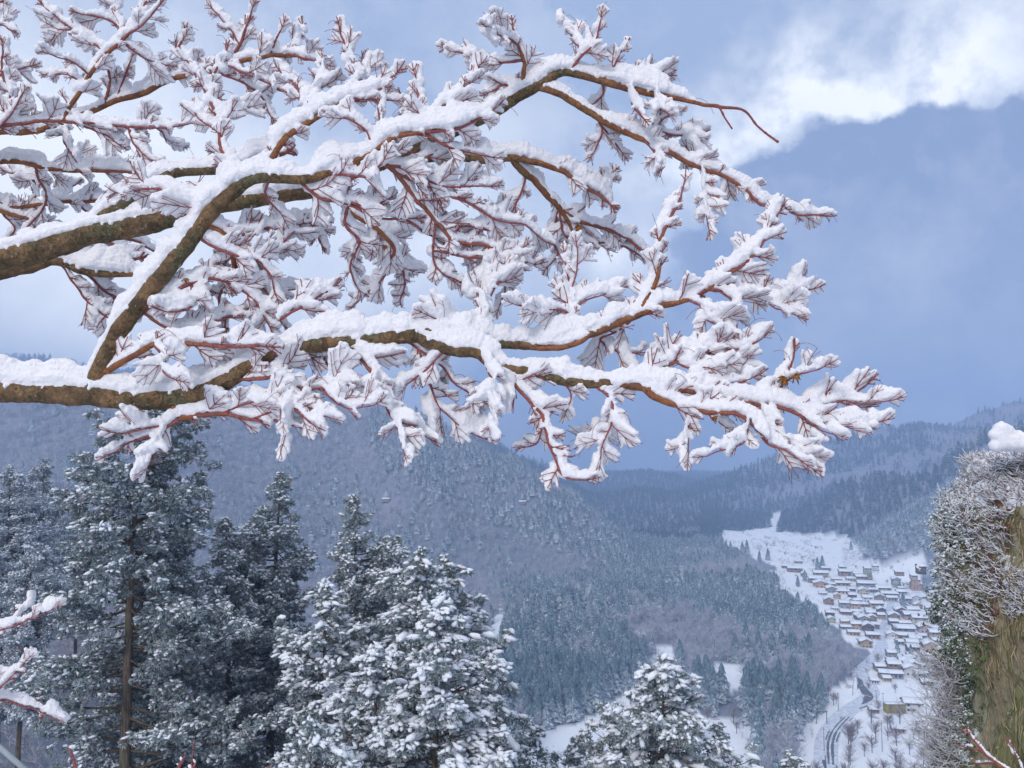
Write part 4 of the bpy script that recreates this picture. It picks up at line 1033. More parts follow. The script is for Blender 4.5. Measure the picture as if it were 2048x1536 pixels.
def cedar(seed, H, vis, W, snow, frost, gap=0.0, tuft=1.0, open_front=False, dens=1.0, big=False):
    """H height, vis = length of crown from the tip, W half width low down; returns meshes trunk, crown, snow"""
    rg = np.random.RandomState(seed)
    zb = max(1.0, H - vis)
    BR = MB(); cl_p, cl_r, cl_d = [], [], []
    sway = lambda z: np.array((.25 * math.sin(z * .13 + seed), .25 * math.cos(z * .11 + seed * 2), 0))
    z = H - .3; az = rg.rand() * 6.28
    while z > zb:
        dz = H - z
        w_ = W * (1 - math.exp(-dz / (W * .95))) * (1 - .25 * max(0, (dz - vis * .6) / vis)) + .15
        nb = 1 if dz < 1 else (3 if dz < 5 else 4)
        for _ in range(nb):
            az += 2.4 + rg.randn() * .35
            lump = 1 + .60 * float(vnoise(np.array((math.cos(az) * 1.3 + seed, math.sin(az) * 1.3, z * .33)), seed))
            if open_front and dz > 13 and abs(((az + math.pi / 2 + math.pi) % (2 * math.pi)) - math.pi) < .62 and dz < 24: continue
            if gap and rg.rand() < gap * (.5 + .5 * math.sin(z * 1.1 + az)): continue
            L_ = w_ * lump * (.72 + .4 * rg.rand())
            el = (.55 if dz < 2 else .28 - .03 * min(dz, 14)) + rg.randn() * .22
            st = sway(z) + (0, 0, z); d = np.array((math.cos(az) * math.cos(el), math.sin(az) * math.cos(el), math.sin(el)))
            n = 6; f = np.linspace(0, 1, n)[:, None]
            path = st + d * L_ * f + np.array((0, 0, 1)) * (L_ * (-.16 * f + .24 * f ** 3)) + np.array((-d[1], d[0], 0)) * (rg.randn() * .12 * L_ * f ** 2)
            r0 = .012 + .016 * L_
            V_, F_ = tube(path, np.linspace(r0, .008, n), 4, False); BR.add(V_, F_)
            s = .42 if L_ > 1.4 else .25
            while s < 1.01:
                i = min(int(s * (n - 1)), n - 2); fr = s * (n - 1) - i; c = path[i] * (1 - fr) + path[i + 1] * fr
                cr = (.30 + .26 * rg.rand()) * (.65 + .35 * min(1, dz / 3)) * (1.05 - .3 * (s - .4)) * tuft
                sp = .28 * L_ * s * .5
                for q in range(2 if L_ * s > 1.5 else 1):
                    o_ = np.array((-d[1], d[0], 0)) * (rg.randn() * sp * .9) + (0, 0, rg.randn() * .28)
                    cl_p.append(c + o_ + (0, 0, cr * .25)); cl_r.append(cr); cl_d.append(norm(np.array((d[0], d[1], .15))))
                    if rg.rand() < .5:
                        BR.add(*tube(np.array([c - d * .2, c + o_ * .6, c + o_]), [.012, .008, .004], 3, False))
                s += (.52 / L_) * (.8 + .4 * rg.rand()) / dens
        z -= (.30 + .14 * rg.rand()) * (1 + dz * .012)
    # a leader and tip clusters
    for k in range(5):
        cl_p.append(sway(H) + (rg.randn() * .1, rg.randn() * .1, H - .12 - .22 * k)); cl_r.append(.16 + .06 * k); cl_d.append(np.array((rg.randn() * .3, rg.randn() * .3, 1.0)))
    cp = np.array(cl_p); cr = np.array(cl_r); cd = norm(np.array(cl_d)); nC = len(cp)
    nt_ = 17; nb_ = 9
    # tufts over the cluster's upper and outer shell
    dv = rg.randn(nC, nt_, 3); dv[..., 2] = np.abs(dv[..., 2]) * .9 - .35; dv = norm(dv + cd[:, None] * .55)
    tp = cp[:, None] + dv * cr[:, None, None] * (.55 + .45 * rg.rand(nC, nt_, 1)) * np.array((1.1, 1.1, .95))
    td = norm(dv * .9 + np.array((0, 0, -.18)) + rg.randn(nC, nt_, 3) * .25)
    tp = tp.reshape(-1, 3); td = td.reshape(-1, 3); nT = len(tp)
    tl = (.17 + .12 * rg.rand(nT)) * tuft
    # blades
    bd = norm(td[:, None] * 1.0 + rg.randn(nT, nb_, 3) * .55); bl = tl[:, None] * (.6 + .6 * rg.rand(nT, nb_))
    sd_ = norm(np.cross(bd, rg.randn(nT, nb_, 3))); wd = (.026 + .018 * rg.rand(nT, nb_)) * tuft
    b0 = np.broadcast_to(tp[:, None], bd.shape) - td[:, None] * tl[:, None, None] * .25
    mid_ = b0 + bd * (bl * .55)[..., None]
    tip = b0 + bd * bl[..., None] + np.array((0, 0, -.02))
    Vb = np.stack([b0, mid_ + sd_ * wd[..., None], tip, mid_ - sd_ * wd[..., None]], 2).reshape(-1, 3)
    k = np.arange(nT * nb_)[:, None] * 4; Fb = k + np.array([[0, 1, 2, 3]])
    tone = np.repeat(np.clip(np.repeat(rg.rand(nC), nt_) * .55 + rg.rand(nT) * .45, 0, 1), nb_ * 4)
    tone = np.where(np.repeat(rg.rand(nT), nb_ * 4) < .06, .97, np.minimum(tone, .84))
    frs = np.repeat(np.clip(frost * (.75 + .6 * rg.rand(nT)), 0, 1), nb_ * 4)
    crown = mesh('crown', Vb, [Fb], {'tone': tone, 'frost': frs}); crown.materials.append(cedar_m)
    # snow lumps on the tufts that look up and out
    topness = dv[..., 2].reshape(-1) ; out = np.linalg.norm(cp[:, :2], axis=1); out = np.repeat(out / (np.percentile(out, 90) + .1), nt_)
    clf = np.repeat(np.clip(.15 + 1.15 * rg.rand(nC) ** .8, 0, 1.25), nt_)
    pch = clf * snow * (.75 if big else 1) * np.clip((topness + .05) * 1.6, 0, 1.15) * np.clip(.35 + .8 * out, 0, 1.1) * (.6 + .8 * np.clip(fbm(tp * .8, 2, seed) + .5, 0, 1))
    sel = np.where(rg.rand(nT) < pch)[0]
    sz = (.05 + .055 * rg.rand(len(sel))) * tuft * (.75 + .45 * snow)
    ax = norm(td[sel] * np.array((1, 1, .4)) + (0, 0, -.22)); sx = norm(np.cross(ax, (0, 0, 1))); uz = np.cross(sx, ax)
    ln = sz * (1.5 + 1.1 * rg.rand(len(sel)))
    c = tp[sel] + np.array((0, 0, .035)) + ax * (tl[sel] * .25)[:, None]
    if big:                                        # heaped pads over the outer clusters
        kb = np.where(rg.rand(nC) < .75)[0]; a2 = norm(cd[kb] * np.array((1, 1, 0)) + (0, 0, -.25)); s2 = norm(np.cross(a2, (0, 0, 1))); u2 = np.cross(s2, a2)
        q2 = .09 + .15 * rg.rand(len(kb)) ** 1.5; c2 = cp[kb] + np.array((0, 0, 1)) * (cr[kb] * .85)[:, None] + a2 * (cr[kb] * .35)[:, None] + rg.randn(len(kb), 3) * .06
        c = np.vstack([c, c2]); ax = np.vstack([ax, a2]); sx = np.vstack([sx, s2]); uz = np.vstack([uz, u2]); ln = np.append(ln, q2 * 2.2); sz = np.append(sz, q2); sel = np.append(sel, kb * 0)
    nn = 1 + .17 * rg.randn(len(sel), len(ICV), 1)
    Vs = c[:, None] + (ICV[None, :, :1] * ln[:, None, None] * ax[:, None] + ICV[None, :, 1:2] * sz[:, None, None] * sx[:, None] + ICV[None, :, 2:] * (sz * .68)[:, None, None] * uz[:, None]) * nn
    Fs = ICF[None] + (np.arange(len(sel)) * len(ICV))[:, None, None]
    sn = mesh('snow', Vs.reshape(-1, 3), [Fs.reshape(-1, 3)], None, True); sn.materials.append(M_SNOW_C)
    # trunk
    zs = np.linspace(-.5, H - .2, 40); tr = .03 + (.018 * H * .62) * np.clip(1 - zs / H, 0, 1) ** .8
    V_, F_ = tube(np.array([sway(q) * min(1, max(0, q) / 5) + (0, 0, q) for q in zs]), tr, 12); V_ = V_ + (fbm(V_ * np.array((5, 5, .6)), 3, seed) * .025)[:, None] * np.array((1, 1, 0))
    tm = MB(); tm.add(V_, F_); bv, bf, _ = BR.data(); tm.add(bv, list(bf.values()))
    tv, tf, _ = tm.data(); trunk = mesh('trunk', tv, list(tf.values()), None, True); trunk.materials.append(M_CBARK)
    print('cedar', seed, nC, nT, len(sel))
    return trunk, crown, sn
def put_cedar(kit, u, vtop, Y, Hk, rz, label, group=None, sc_=1.0, wx=1.0):
    """stands the tree so that its tip is where the photo shows it"""
    top = P(u, vtop, Y); e_ = empty('cedar_tree', (top[0], top[1], top[2] - Hk * sc_), rz); e_.scale = (sc_ * wx, sc_ * wx, sc_)
    tag(e_, label, 'cedar tree', group or 'snowy cedars below the lookout')
    for nm, me in zip(('trunk', 'crown', 'snow'), kit): obj(nm, me, None, e_)
    return e_
# kits: (seed, H, visible length, half width, snow, frost)
K1 = cedar(1, 42, 26, 5.5, .62, .62, gap=.62, tuft=1.15, open_front=True)
K2 = cedar(2, 36, 24, 3.3, .85, .6, gap=.45, tuft=1.1)
K3 = cedar(3, 26, 15, 2.9, 1.5, .5, gap=.25, tuft=1.0, big=True)
K4 = cedar(4, 34, 22, 4.4, .8, 1.0, gap=.12, tuft=1.2)
K5 = cedar(5, 24, 14, 3.1, 1.2, .55, gap=.2, tuft=.95, dens=1.1, big=True)
K6 = cedar(6, 26, 15, 4.2, 1.25, .5, gap=.05, tuft=1.0, dens=1.25, big=True)
put_cedar(K1, 282, 762, 47, 42, .0, 'giant open crowned cedar with a thick bare trunk, nearest the left edge')
put_cedar(K2, 318, 962, 53, 36, 2.1, 'cedar crowding behind the giant cedar, its tip showing through the gap', wx=.85)
put_cedar(K2, 455, 1035, 57, 36, 4.0, 'darker cedar squeezed between the giant cedar and the two tall pointed ones')
put_cedar(K2, 560, 946, 60, 36, 1.2, 'tall pointed cedar, first to the right of the giant cedar')
put_cedar(K2, 712, 990, 57, 36, 3.3, 'blunt tipped cedar, second to the right of the giant cedar', wx=.9)
put_cedar(K2, 795, 1072, 66, 36, 5.2, 'cedar half hidden between the blunt tipped cedar and the white topped one', wx=.8)
put_cedar(K5, 838, 1106, 47, 24, 1.0, 'white topped cedar just left of the dark tipped one', sc_=1.25)
put_cedar(K5, 905, 1118, 54, 24, 2.7, 'dark tipped cedar, rightmost of the close group', sc_=1.3)
put_cedar(K3, 880, 1190, 36, 26, .4, 'nearest cedar, drooping boughs heaped with snow like white fingers', wx=1.0)
put_cedar(K3, 645, 1165, 45, 26, 2.6, 'shorter cedar before the tall pointed ones, snow along its left shoulder')
put_cedar(K3, 760, 1290, 38, 26, 5.0, 'low snowy cedar tucked left of the nearest one')
put_cedar(K5, 635, 1440, 33, 24, 3.9, 'small cedar top peeping up at the lower edge below the pointed ones')
put_cedar(K5, 985, 1395, 44, 24, 4.6, 'low cedar on the right flank of the close group', sc_=1.1)
put_cedar(K6, 1322, 1326, 40, 26, 1.9, 'lone rounded cedar rising from the lower edge before the valley fields')
put_cedar(K5, 1232, 1420, 43, 24, .9, 'cedar leaning on the left side of the lone rounded one')
put_cedar(K5, 1418, 1450, 45, 24, 5.5, 'cedar on the right side of the lone rounded one')
put_cedar(K5, 1165, 1478, 52, 24, 3.0, 'cedar tip low down between the close group and the lone rounded one')
put_cedar(K5, 1590, 1508, 62, 24, 2.2, 'thin cedar tip at the lower edge beside the curving road')
put_cedar(K5, 1068, 1445, 60, 24, 2.0, 'narrow cedar tip just right of the close group')
FG = 'frosted cedars on the slope at the left edge'
put_cedar(K4, 18, 935, 115, 34, 1.0, 'frosted pale cedar at the very left edge', FG, sc_=1.15)
put_cedar(K4, 92, 920, 135, 34, 2.9, 'frosted pale cedar with the tallest sharp tip at the left', FG, sc_=1.15, wx=.8)
put_cedar(K4, 163, 985, 128, 34, 4.4, 'frosted pale cedar nearest to the giant cedar on the left slope', FG, wx=.8)
put_cedar(K4, -60, 1010, 105, 34, 5.4, 'frosted pale cedar partly outside the left edge', FG)
put_cedar(K4, 60, 1075, 100, 34, .2, 'lower frosted pale cedar in front of the three on the left slope', FG, wx=.9)
# the bare thicket on the slope at the left
rgT = np.random.RandomState(3)
X = rgT.uniform(-190, 5, 5200); Y = rgT.uniform(70, 230, 5200); Z = hgt(X, Y)
U_, V__ = proj(xyz(X, Y, Z)); k = (U_ > -90) & (U_ < 620) & (V__ > 1090) & (V__ < 1660); X, Y, Z = X[k], Y[k], Z[k]
m = MB(); pick = rgT.randint(0, 4, len(X))
BT = [bare_template(60 + i, 44) for i in range(4)]
for t in range(4):
    q_ = pick == t; h_ = 2.2 + 3.0 * rgT.rand(q_.sum())
    V_, F_, A_ = stamp(BT[t], np.stack([X[q_], Y[q_], Z[q_] - .3], -1), np.stack([h_ * 1.25, h_ * 1.25, h_], -1), rgT.rand(q_.sum()) * 6.28); m.add(V_, F_, **A_)
tag(m.build('undergrowth', M_BARE), 'frosted leafless thicket covering the slope at the left', 'thicket', kind='stuff')
# ------------------------------------------------------------------ the cliff at the right edge
rgE = np.random.RandomState(8)
CX, CYY, ZB = 8.75, 11.2, 139.0
edge = [(868, 2012), (885, 2000), (905, 1990), (940, 1980), (965, 1968), (990, 1938), (1010, 1928), (1040, 1922), (1080, 1930), (1150, 1930), (1200, 1924), (1300, 1930), (1400, 1936), (1500, 1940), (1700, 1936), (2300, 1910)]
ez = np.array([P(1024, v, CYY)[2] for v, u in edge])[::-1]; ex = np.array([P(u, v, CYY)[0] for v, u in edge])[::-1]
ZT = P(1024, 872, CYY)[2]
def rock(phi, z):
    """point on the rock; phi 0 = left silhouette, 90deg = facing the camera"""
    rx = CX - np.interp(z, ez, ex); capk = np.sqrt(np.clip((ZT + .02 - z) / .35, 0, 1)); k = np.where(z > ZT - .33, .15 + .85 * capk, 1)
    ry = rx * .78
    c, s = np.cos(phi), np.sin(phi); e_ = .82
    x = CX - rx * k * np.sign(c) * np.abs(c) ** e_; y = CYY - ry * k * np.sign(s) * np.abs(s) ** e_
    p = np.stack([x, y, z + 0 * x], -1)
    nrm = norm(np.stack([-c, -s, 0 * c + .12], -1))
    d = .16 * fbm(p * 1.1, 3, 51) + .07 * (1 - np.abs(fbm(p * np.array((2.2, 2.2, 1.1)), 3, 52)) * 2) + .025 * fbm(p * 9, 2, 53)
    return p + nrm * (d - .10)[..., None], nrm
ph = np.linspace(0, 2 * math.pi, 201)[:-1]; zz = np.concatenate([np.linspace(ZB, ZT - .34, 210), np.linspace(ZT - .32, ZT, 12)])
PH, ZZ = np.meshgrid(ph, zz); V, _n = rock(PH, ZZ); NP_ = 200
V = V.reshape(-1, 3); i = np.arange(len(zz) - 1)[:, None] * NP_; j = np.arange(NP_)[None]
q = np.stack([i + j, i + (j + 1) % NP_, i + NP_ + (j + 1) % NP_, i + NP_ + j], -1).reshape(-1, 4)[:, ::-1]
topc = len(V); V = np.vstack([V, [[CX, CYY, ZT + .05]]]); l = (len(zz) - 1) * NP_
tri = np.stack([l + j[0], np.full(NP_, topc), l + (j[0] + 1) % NP_], -1)
rm_, bb, pr = new_mat('weathered rock')
geo = bb.n('ShaderNodeNewGeometry'); pos = geo.outputs['Position']
mp = bb.n('ShaderNodeMapping', {'Vector': pos, 'Scale': (1, 1, .35)}).outputs[0]
n1 = bb.noise(mp, 2.2, 6, .65); n2 = bb.noise(pos, 9, 5, .7); n3 = bb.noise(mp, 1.1, 3, .5); n4 = bb.noise(pos, 3.3, 4, .6)
c_ = bb.mix(bb.ramp(n1.outputs[0], .35, .65), (.22, .18, .10), (.40, .355, .26)); c_ = bb.mix(bb.ramp(n2.outputs[0], .52, .66), c_, (.10, .075, .05))
c_ = bb.mix(bb.ramp(n3.outputs[0], .46, .62, 0, .85), c_, (.13, .15, .045)); c_ = bb.mix(bb.ramp(n4.outputs[0], .60, .72, 0, .8), c_, (.055, .045, .032))  # mossy tone, then dark blotches painting shaded hollows into the rock colour
upz = bb.n('ShaderNodeSeparateXYZ', {0: geo.outputs['Normal']}).outputs[2]
snf = bb.ramp(bb.m('ADD', upz, bb.m('MULTIPLY', bb.m('SUBTRACT', n2.outputs[0], .5), 1.2)), .38, .52)
c_ = bb.mix(snf, c_, (.84, .86, .9))
bp = bb.n('ShaderNodeBump', {'Strength': 1.0, 'Distance': .05, 'Height': bb.m('ADD', n1.outputs[0], bb.m('MULTIPLY', n2.outputs[0], .5))})
setc(bb, pr, c_, .9, bp.outputs[0])
RO = np.array((CX, CYY, ZB))
cl = empty('rock_outcrop', RO); tag(cl, 'tall ochre rock pillar overgrown with ivy and roots at the right edge', 'rock')
obj('rock', mesh('rock', V - RO, [q, tri], None, True), rm_, cl)
# snow heaped on its head
balls = []
for _ in range(900):
    a = rgE.rand() * 6.28; r = math.sqrt(rgE.rand()); p, n_ = rock(np.array(a), np.array(ZT - .03)); c = np.array((CX, CYY, 0)) * (1 - r) + p * r
    balls.append((np.array((c[0], c[1], ZT + .03 + .10 * float(vnoise(np.array((c[0] * 2, c[1] * 2, 0)), 4)))), .09 + .05 * rgE.rand()))
for (u, v, r) in ((1990, 892, .09), (2003, 886, .12), (2020, 884, .14), (2040, 884, .15), (2062, 884, .15), (2085, 884, .15), (1992, 868, .09), (2002, 858, .11), (2012, 862, .11), (1986, 870, .07), (2024, 872, .10), (2038, 876, .11), (2000, 874, .12), (1996, 856, .06)):
    p = P(u, v, CYY - .9); balls.append((p, r))
for _ in range(260):                                         # ledges
    t = rgE.rand(); u0, v0 = [(2010, 880), (2030, 900), (2040, 965), (2020, 975)][rgE.randint(4)]; 
    z = P(1024, v0 + rgE.randn() * 10, 9.4)[2]; a = R(28 + 60 * rgE.rand()); p, n_ = rock(np.array(a), np.array(z)); balls.append((p + n_ * .01, .035 + .03 * rgE.rand()))
for _ in range(700):                                        # snow caught in the vine on the upper face
    z = P(1024, rgE.uniform(880, 1000), 9.4)[2]; a = R(rgE.uniform(-15, 100)); p, n_ = rock(np.array(a), np.array(z))
    if float(fbm(p * 3.0, 2, 91)) > -.15: balls.append((p + n_ * (.03 + .05 * rgE.rand()), .025 + .03 * rgE.rand()))
snow_mesh('snow', balls, .022, M_SNOW_TREE, cl, RO, .005, 6)
def uv_ok(p, poly):
    u, v = proj(p); return pip(u, v, poly)
def sample_rock(n, poly, a0=-25, a1=115, z0=144.5):
    out_p, out_n = [], []
    while sum(map(len, out_p)) < n:
        a = np.radians(rgE.uniform(a0, a1, 4000)); z = rgE.uniform(z0, ZT, 4000); p, nn = rock(a, z); k = uv_ok(p, poly); out_p.append(p[k]); out_n.append(nn[k])
        if len(out_p) > 60: break
    return np.concatenate(out_p)[:n], np.concatenate(out_n)[:n]
# frosted vine twigs that spring outward and curl up
vine_m, bb, pr = new_mat('frosted vine'); geo = bb.n('ShaderNodeNewGeometry')
upz = bb.n('ShaderNodeSeparateXYZ', {0: geo.outputs['Normal']}).outputs[2]; nzv = bb.noise(geo.outputs['Position'], 26, 3, .6); frv = bb.n('ShaderNodeAttribute', attribute_name='frost').outputs['Fac']
sf = bb.ramp(bb.m('ADD', bb.m('ADD', upz, bb.m('MULTIPLY', bb.m('SUBTRACT', nzv.outputs[0], .5), 1.5)), frv), .35, .75)
setc(bb, pr, bb.mix(sf, bb.mix(bb.ramp(nzv.outputs[0], .4, .6), (.26, .17, .15), (.40, .33, .27)), (.80, .82, .87)), .85)
def twigs(n, poly, Lr, r0, frost, bias, curl, **kw):
    m = MB(); p, nn = sample_rock(n, poly, **kw)
    for a, d0 in zip(p, nn):
        d = norm(d0 * np.array((1, 1, .3)) * .8 + rgE.randn(3) * .24 + bias); L_ = Lr[0] + (Lr[1] - Lr[0]) * rgE.rand() ** 1.4
        pts = [a - d0 * .02]; c = d.copy(); k = 6; cu = curl * (.6 + .8 * rgE.rand())
        for i in range(k): c = norm(c + np.array((0, 0, cu)) + rgE.randn(3) * .16); pts.append(pts[-1] + c * L_ / k)
        rr_ = np.linspace(r0, r0 * .45, k + 1); V_, F_ = tube(np.array(pts), rr_, 4, False); m.add(V_, F_, frost=np.full(len(V_), frost + rgE.randn() * .12))
        for s in range(rgE.randint(2, 5)):
            i = rgE.randint(1, k); c2 = norm(pts[i + 1] - pts[i] + rgE.randn(3) * .5 * np.array((1, 1, .8))); l2 = L_ * (.2 + .3 * rgE.rand())
            q_ = np.array([pts[i], pts[i] + c2 * l2 * .5, pts[i] + c2 * l2 + (0, 0, .25 * l2)])
            V_, F_ = tube(q_, [r0 * .55, r0 * .5, r0 * .4], 3, False); m.add(V_, F_, frost=np.full(len(V_), frost + .1))
    return m
def finish(m, name, mat, par, org):
    o_ = m.build(name, mat, par, True); return to_local(o_, org)
vn = empty('climbing_vine', RO + (-1.6, -1.2, 4)); tag(vn, 'frosted twiggy vine bristling over the upper face of the rock pillar', 'vine')
BANDV = [(1900, 985), (1935, 930), (1950, 890), (1975, 870), (2080, 860), (2080, 1010), (2035, 1010), (2010, 1150), (1990, 1290), (1960, 1290), (1900, 1240), (1885, 1080)]
mv = twigs(900, BANDV, (.10, .30), .012, .8, np.array((-.75, -.25, .08)), .12)
BANDR = [(2010, 1140), (2080, 1120), (2080, 1240), (2010, 1235)]
v2 = twigs(200, BANDR, (.08, .18), .011, .95, np.array((-.1, -.3, .1)), .1); a_, f_, t_ = v2.data(); mv.add(a_, list(f_.values()), **t_)
BANDU = [(1935, 905), (1975, 868), (2080, 860), (2080, 1000), (1960, 1000)]
v3 = twigs(520, BANDU, (.06, .18), .015, 1.0, np.array((-.6, -.3, .1)), .1); a_, f_, t_ = v3.data(); mv.add(a_, list(f_.values()), **t_)
finish(mv, 'twigs', vine_m, vn, vn.location)
VN_LATER = True
# ivy leaves
ivy_m, bb, pr = new_mat('ivy leaf'); geo = bb.n('ShaderNodeNewGeometry'); tn = bb.n('ShaderNodeAttribute', attribute_name='tone').outputs['Fac']; fr_ = bb.n('ShaderNodeAttribute', attribute_name='frost').outputs['Fac']
upz = bb.m('ABSOLUTE', bb.n('ShaderNodeSeparateXYZ', {0: geo.outputs['True Normal']}).outputs[2]); nzv = bb.noise(geo.outputs['Position'], 18, 3, .6)
sf = bb.ramp(bb.m('ADD', bb.m('ADD', upz, bb.m('SUBTRACT', nzv.outputs[0], .5)), fr_), .75, 1.15)
setc(bb, pr, bb.mix(sf, bb.mix(tn, (.035, .060, .025), (.16, .20, .075)), (.80, .83, .86)), .6)
def ivy(n, poly, size, frost, lift, name_n=7, **kw):
    p, nn = sample_rock(n, poly, **kw); k = name_n; m = MB()
    p = p + nn * (np.abs(rgE.randn(len(p), 1)) * lift)
    c = np.repeat(p, k, 0) + rgE.randn(len(p) * k, 3) * size * .9; nd = norm(np.repeat(nn, k, 0) + rgE.randn(len(p) * k, 3) * .7 + (0, 0, .5))
    a = norm(np.cross(nd, rgE.randn(len(nd), 3))); b_ = np.cross(nd, a); s = (size * (.5 + .7 * rgE.rand(len(nd))))[:, None]
    Vl = np.stack([c - a * s, c - a * s * .2 + b_ * s * .75, c + a * s * 1.1 - nd * s * .3, c - a * s * .2 - b_ * s * .75, c + nd * s * .12], 1).reshape(-1, 3)
    i = np.arange(len(c))[:, None, None] * 5; Fl = (i + np.array([[0, 1, 4], [1, 2, 4], [2, 3, 4], [3, 0, 4]])[None]).reshape(-1, 3)
    m.add(Vl, Fl, tone=np.repeat(np.repeat(rgE.rand(len(p)), k) * .6 + rgE.rand(len(c)) * .4, 5), frost=np.full(len(Vl), frost)); return m
w_ = ivy(420, BANDV, .018, 9, .04); dl_ = MB(); a_, f_, t_ = w_.data(); dl_.add(a_, list(f_.values())); finish(dl_, 'leaves', flat_mat('russet vine leaf', (.20, .085, .07), .8, .5, 20), vn, vn.location)
iv = empty('ivy', RO + (-2.6, -.5, 3)); tag(iv, 'green ivy cushions dusted with snow down the left side of the rock pillar', 'ivy')
LB = [(1860, 1000), (1885, 975), (1925, 960), (1935, 1060), (1945, 1180), (1950, 1330), (1955, 1500), (1930, 1560), (1860, 1560), (1860, 1200)]
mi = ivy(1700, LB, .022, .42, .07, a0=-40, a1=80)
w_ = ivy(800, [(1860, 1190), (1990, 1190), (1960, 1560), (1860, 1560)], .020, -.15, .05, a0=-40, a1=80); a_, f_, t_ = w_.data(); mi.add(a_, list(f_.values()), **t_)
w_ = ivy(700, [(1860, 990), (1960, 940), (1960, 1260), (1860, 1260)], .024, .75, .09, a0=-40, a1=60); a_, f_, t_ = w_.data(); mi.add(a_, list(f_.values()), **t_)
finish(mi, 'foliage', ivy_m, iv, iv.location)
# roots and moss strands hanging down the lower face
root_m = flat_mat('hanging roots', (.33, .26, .16), .9, .5, 6)
moss_m = flat_mat('moss strands', (.13, .15, .045), .9, .4, 7)
for nm, mt, n_, rr0, lab in (('hanging_roots', root_m, 230, .0055, 'tangle of ochre roots hanging down the lower face of the rock pillar'), ('moss', moss_m, 70, .006, 'olive moss strands between the roots on the rock pillar')):
    m = MB(); p, nn = sample_rock(n_, [(1925, 1230), (1990, 1060), (2012, 1000), (2080, 1010), (2080, 1600), (1890, 1600), (1895, 1380)], a0=0, a1=115)
    for a, d in zip(p, nn):
        L_ = .3 + .9 * rgE.rand() ** 1.5; k = 9; pts = []; dx = rgE.randn() * .10; a0 = math.atan2(-(a[1] - CYY), -(a[0] - CX)); 
        for i in range(k):
            z = a[2] - L_ * i / k; ph_ = math.atan2((CYY - a[1]) / .78, CX - a[0]) + dx * i / k + rgE.randn() * .004; q_, n2_ = rock(np.array(ph_), np.array(z)); pts.append(q_ + n2_ * (.014 + .03 * rgE.rand()))
        V_, F_ = tube(np.array(pts), np.linspace(rr0, rr0 * .4, k) * (.6 + .8 * rgE.rand()), 4, False); m.add(V_, F_)
    e_ = empty(nm, RO + (-1.8, -1.6, 3)); tag(e_, lab, 'roots' if 'root' in nm else 'moss'); finish(m, 'strands', mt, e_, e_.location)
# thicket of frosted canes at its foot
sh = empty('cane_thicket', (6.0, 11.2, 143.4)); tag(sh, 'dense frosted canes arching left from the foot of the rock pillar', 'shrub')
sh.location.z = float(height(np.array([6.0]), np.array([11.2]))[0])
m = MB(); p, nn = sample_rock(1150, [(1870, 1330), (1935, 1330), (1930, 1700), (1870, 1700)], a0=-50, a1=55, z0=143.0)
for a, d0 in zip(p, nn):
    d = norm(np.array((-.95, -.15, .10)) + rgE.randn(3) * np.array((.30, .40, .22))); L_ = .18 + .62 * rgE.rand() ** 1.6 * np.clip((148.1 - a[2]) / 1.6, .25, 1); pts = [a - d0 * .03]; c = d; k = 7
    for i in range(k): c = norm(c + np.array((0, 0, .05 + .08 * rgE.rand())) + rgE.randn(3) * .13); pts.append(pts[-1] + c * L_ / k)
    V_, F_ = tube(np.array(pts), np.linspace(.007, .003, k + 1), 4, False); m.add(V_, F_, frost=np.full(len(V_), .6 + rgE.randn() * .15))
    for s in range(4):
        i = rgE.randint(1, k); c2 = norm(pts[i + 1] - pts[i] + rgE.randn(3) * .45); l2 = L_ * (.15 + .3 * rgE.rand())
        V_, F_ = tube(np.array([pts[i], pts[i] + c2 * l2 * .5, pts[i] + c2 * l2 + (0, 0, .2 * l2)]), [.0045, .004, .003], 3, False); m.add(V_, F_, frost=np.full(len(V_), .7))
finish(m, 'canes', vine_m, sh, sh.location)
w_ = ivy(700, [(1850, 1180), (1905, 1180), (1915, 1700), (1850, 1700)], .026, .1, .10, a0=-60, a1=25, z0=143.0); finish(w_, 'leaves', ivy_m, sh, sh.location)
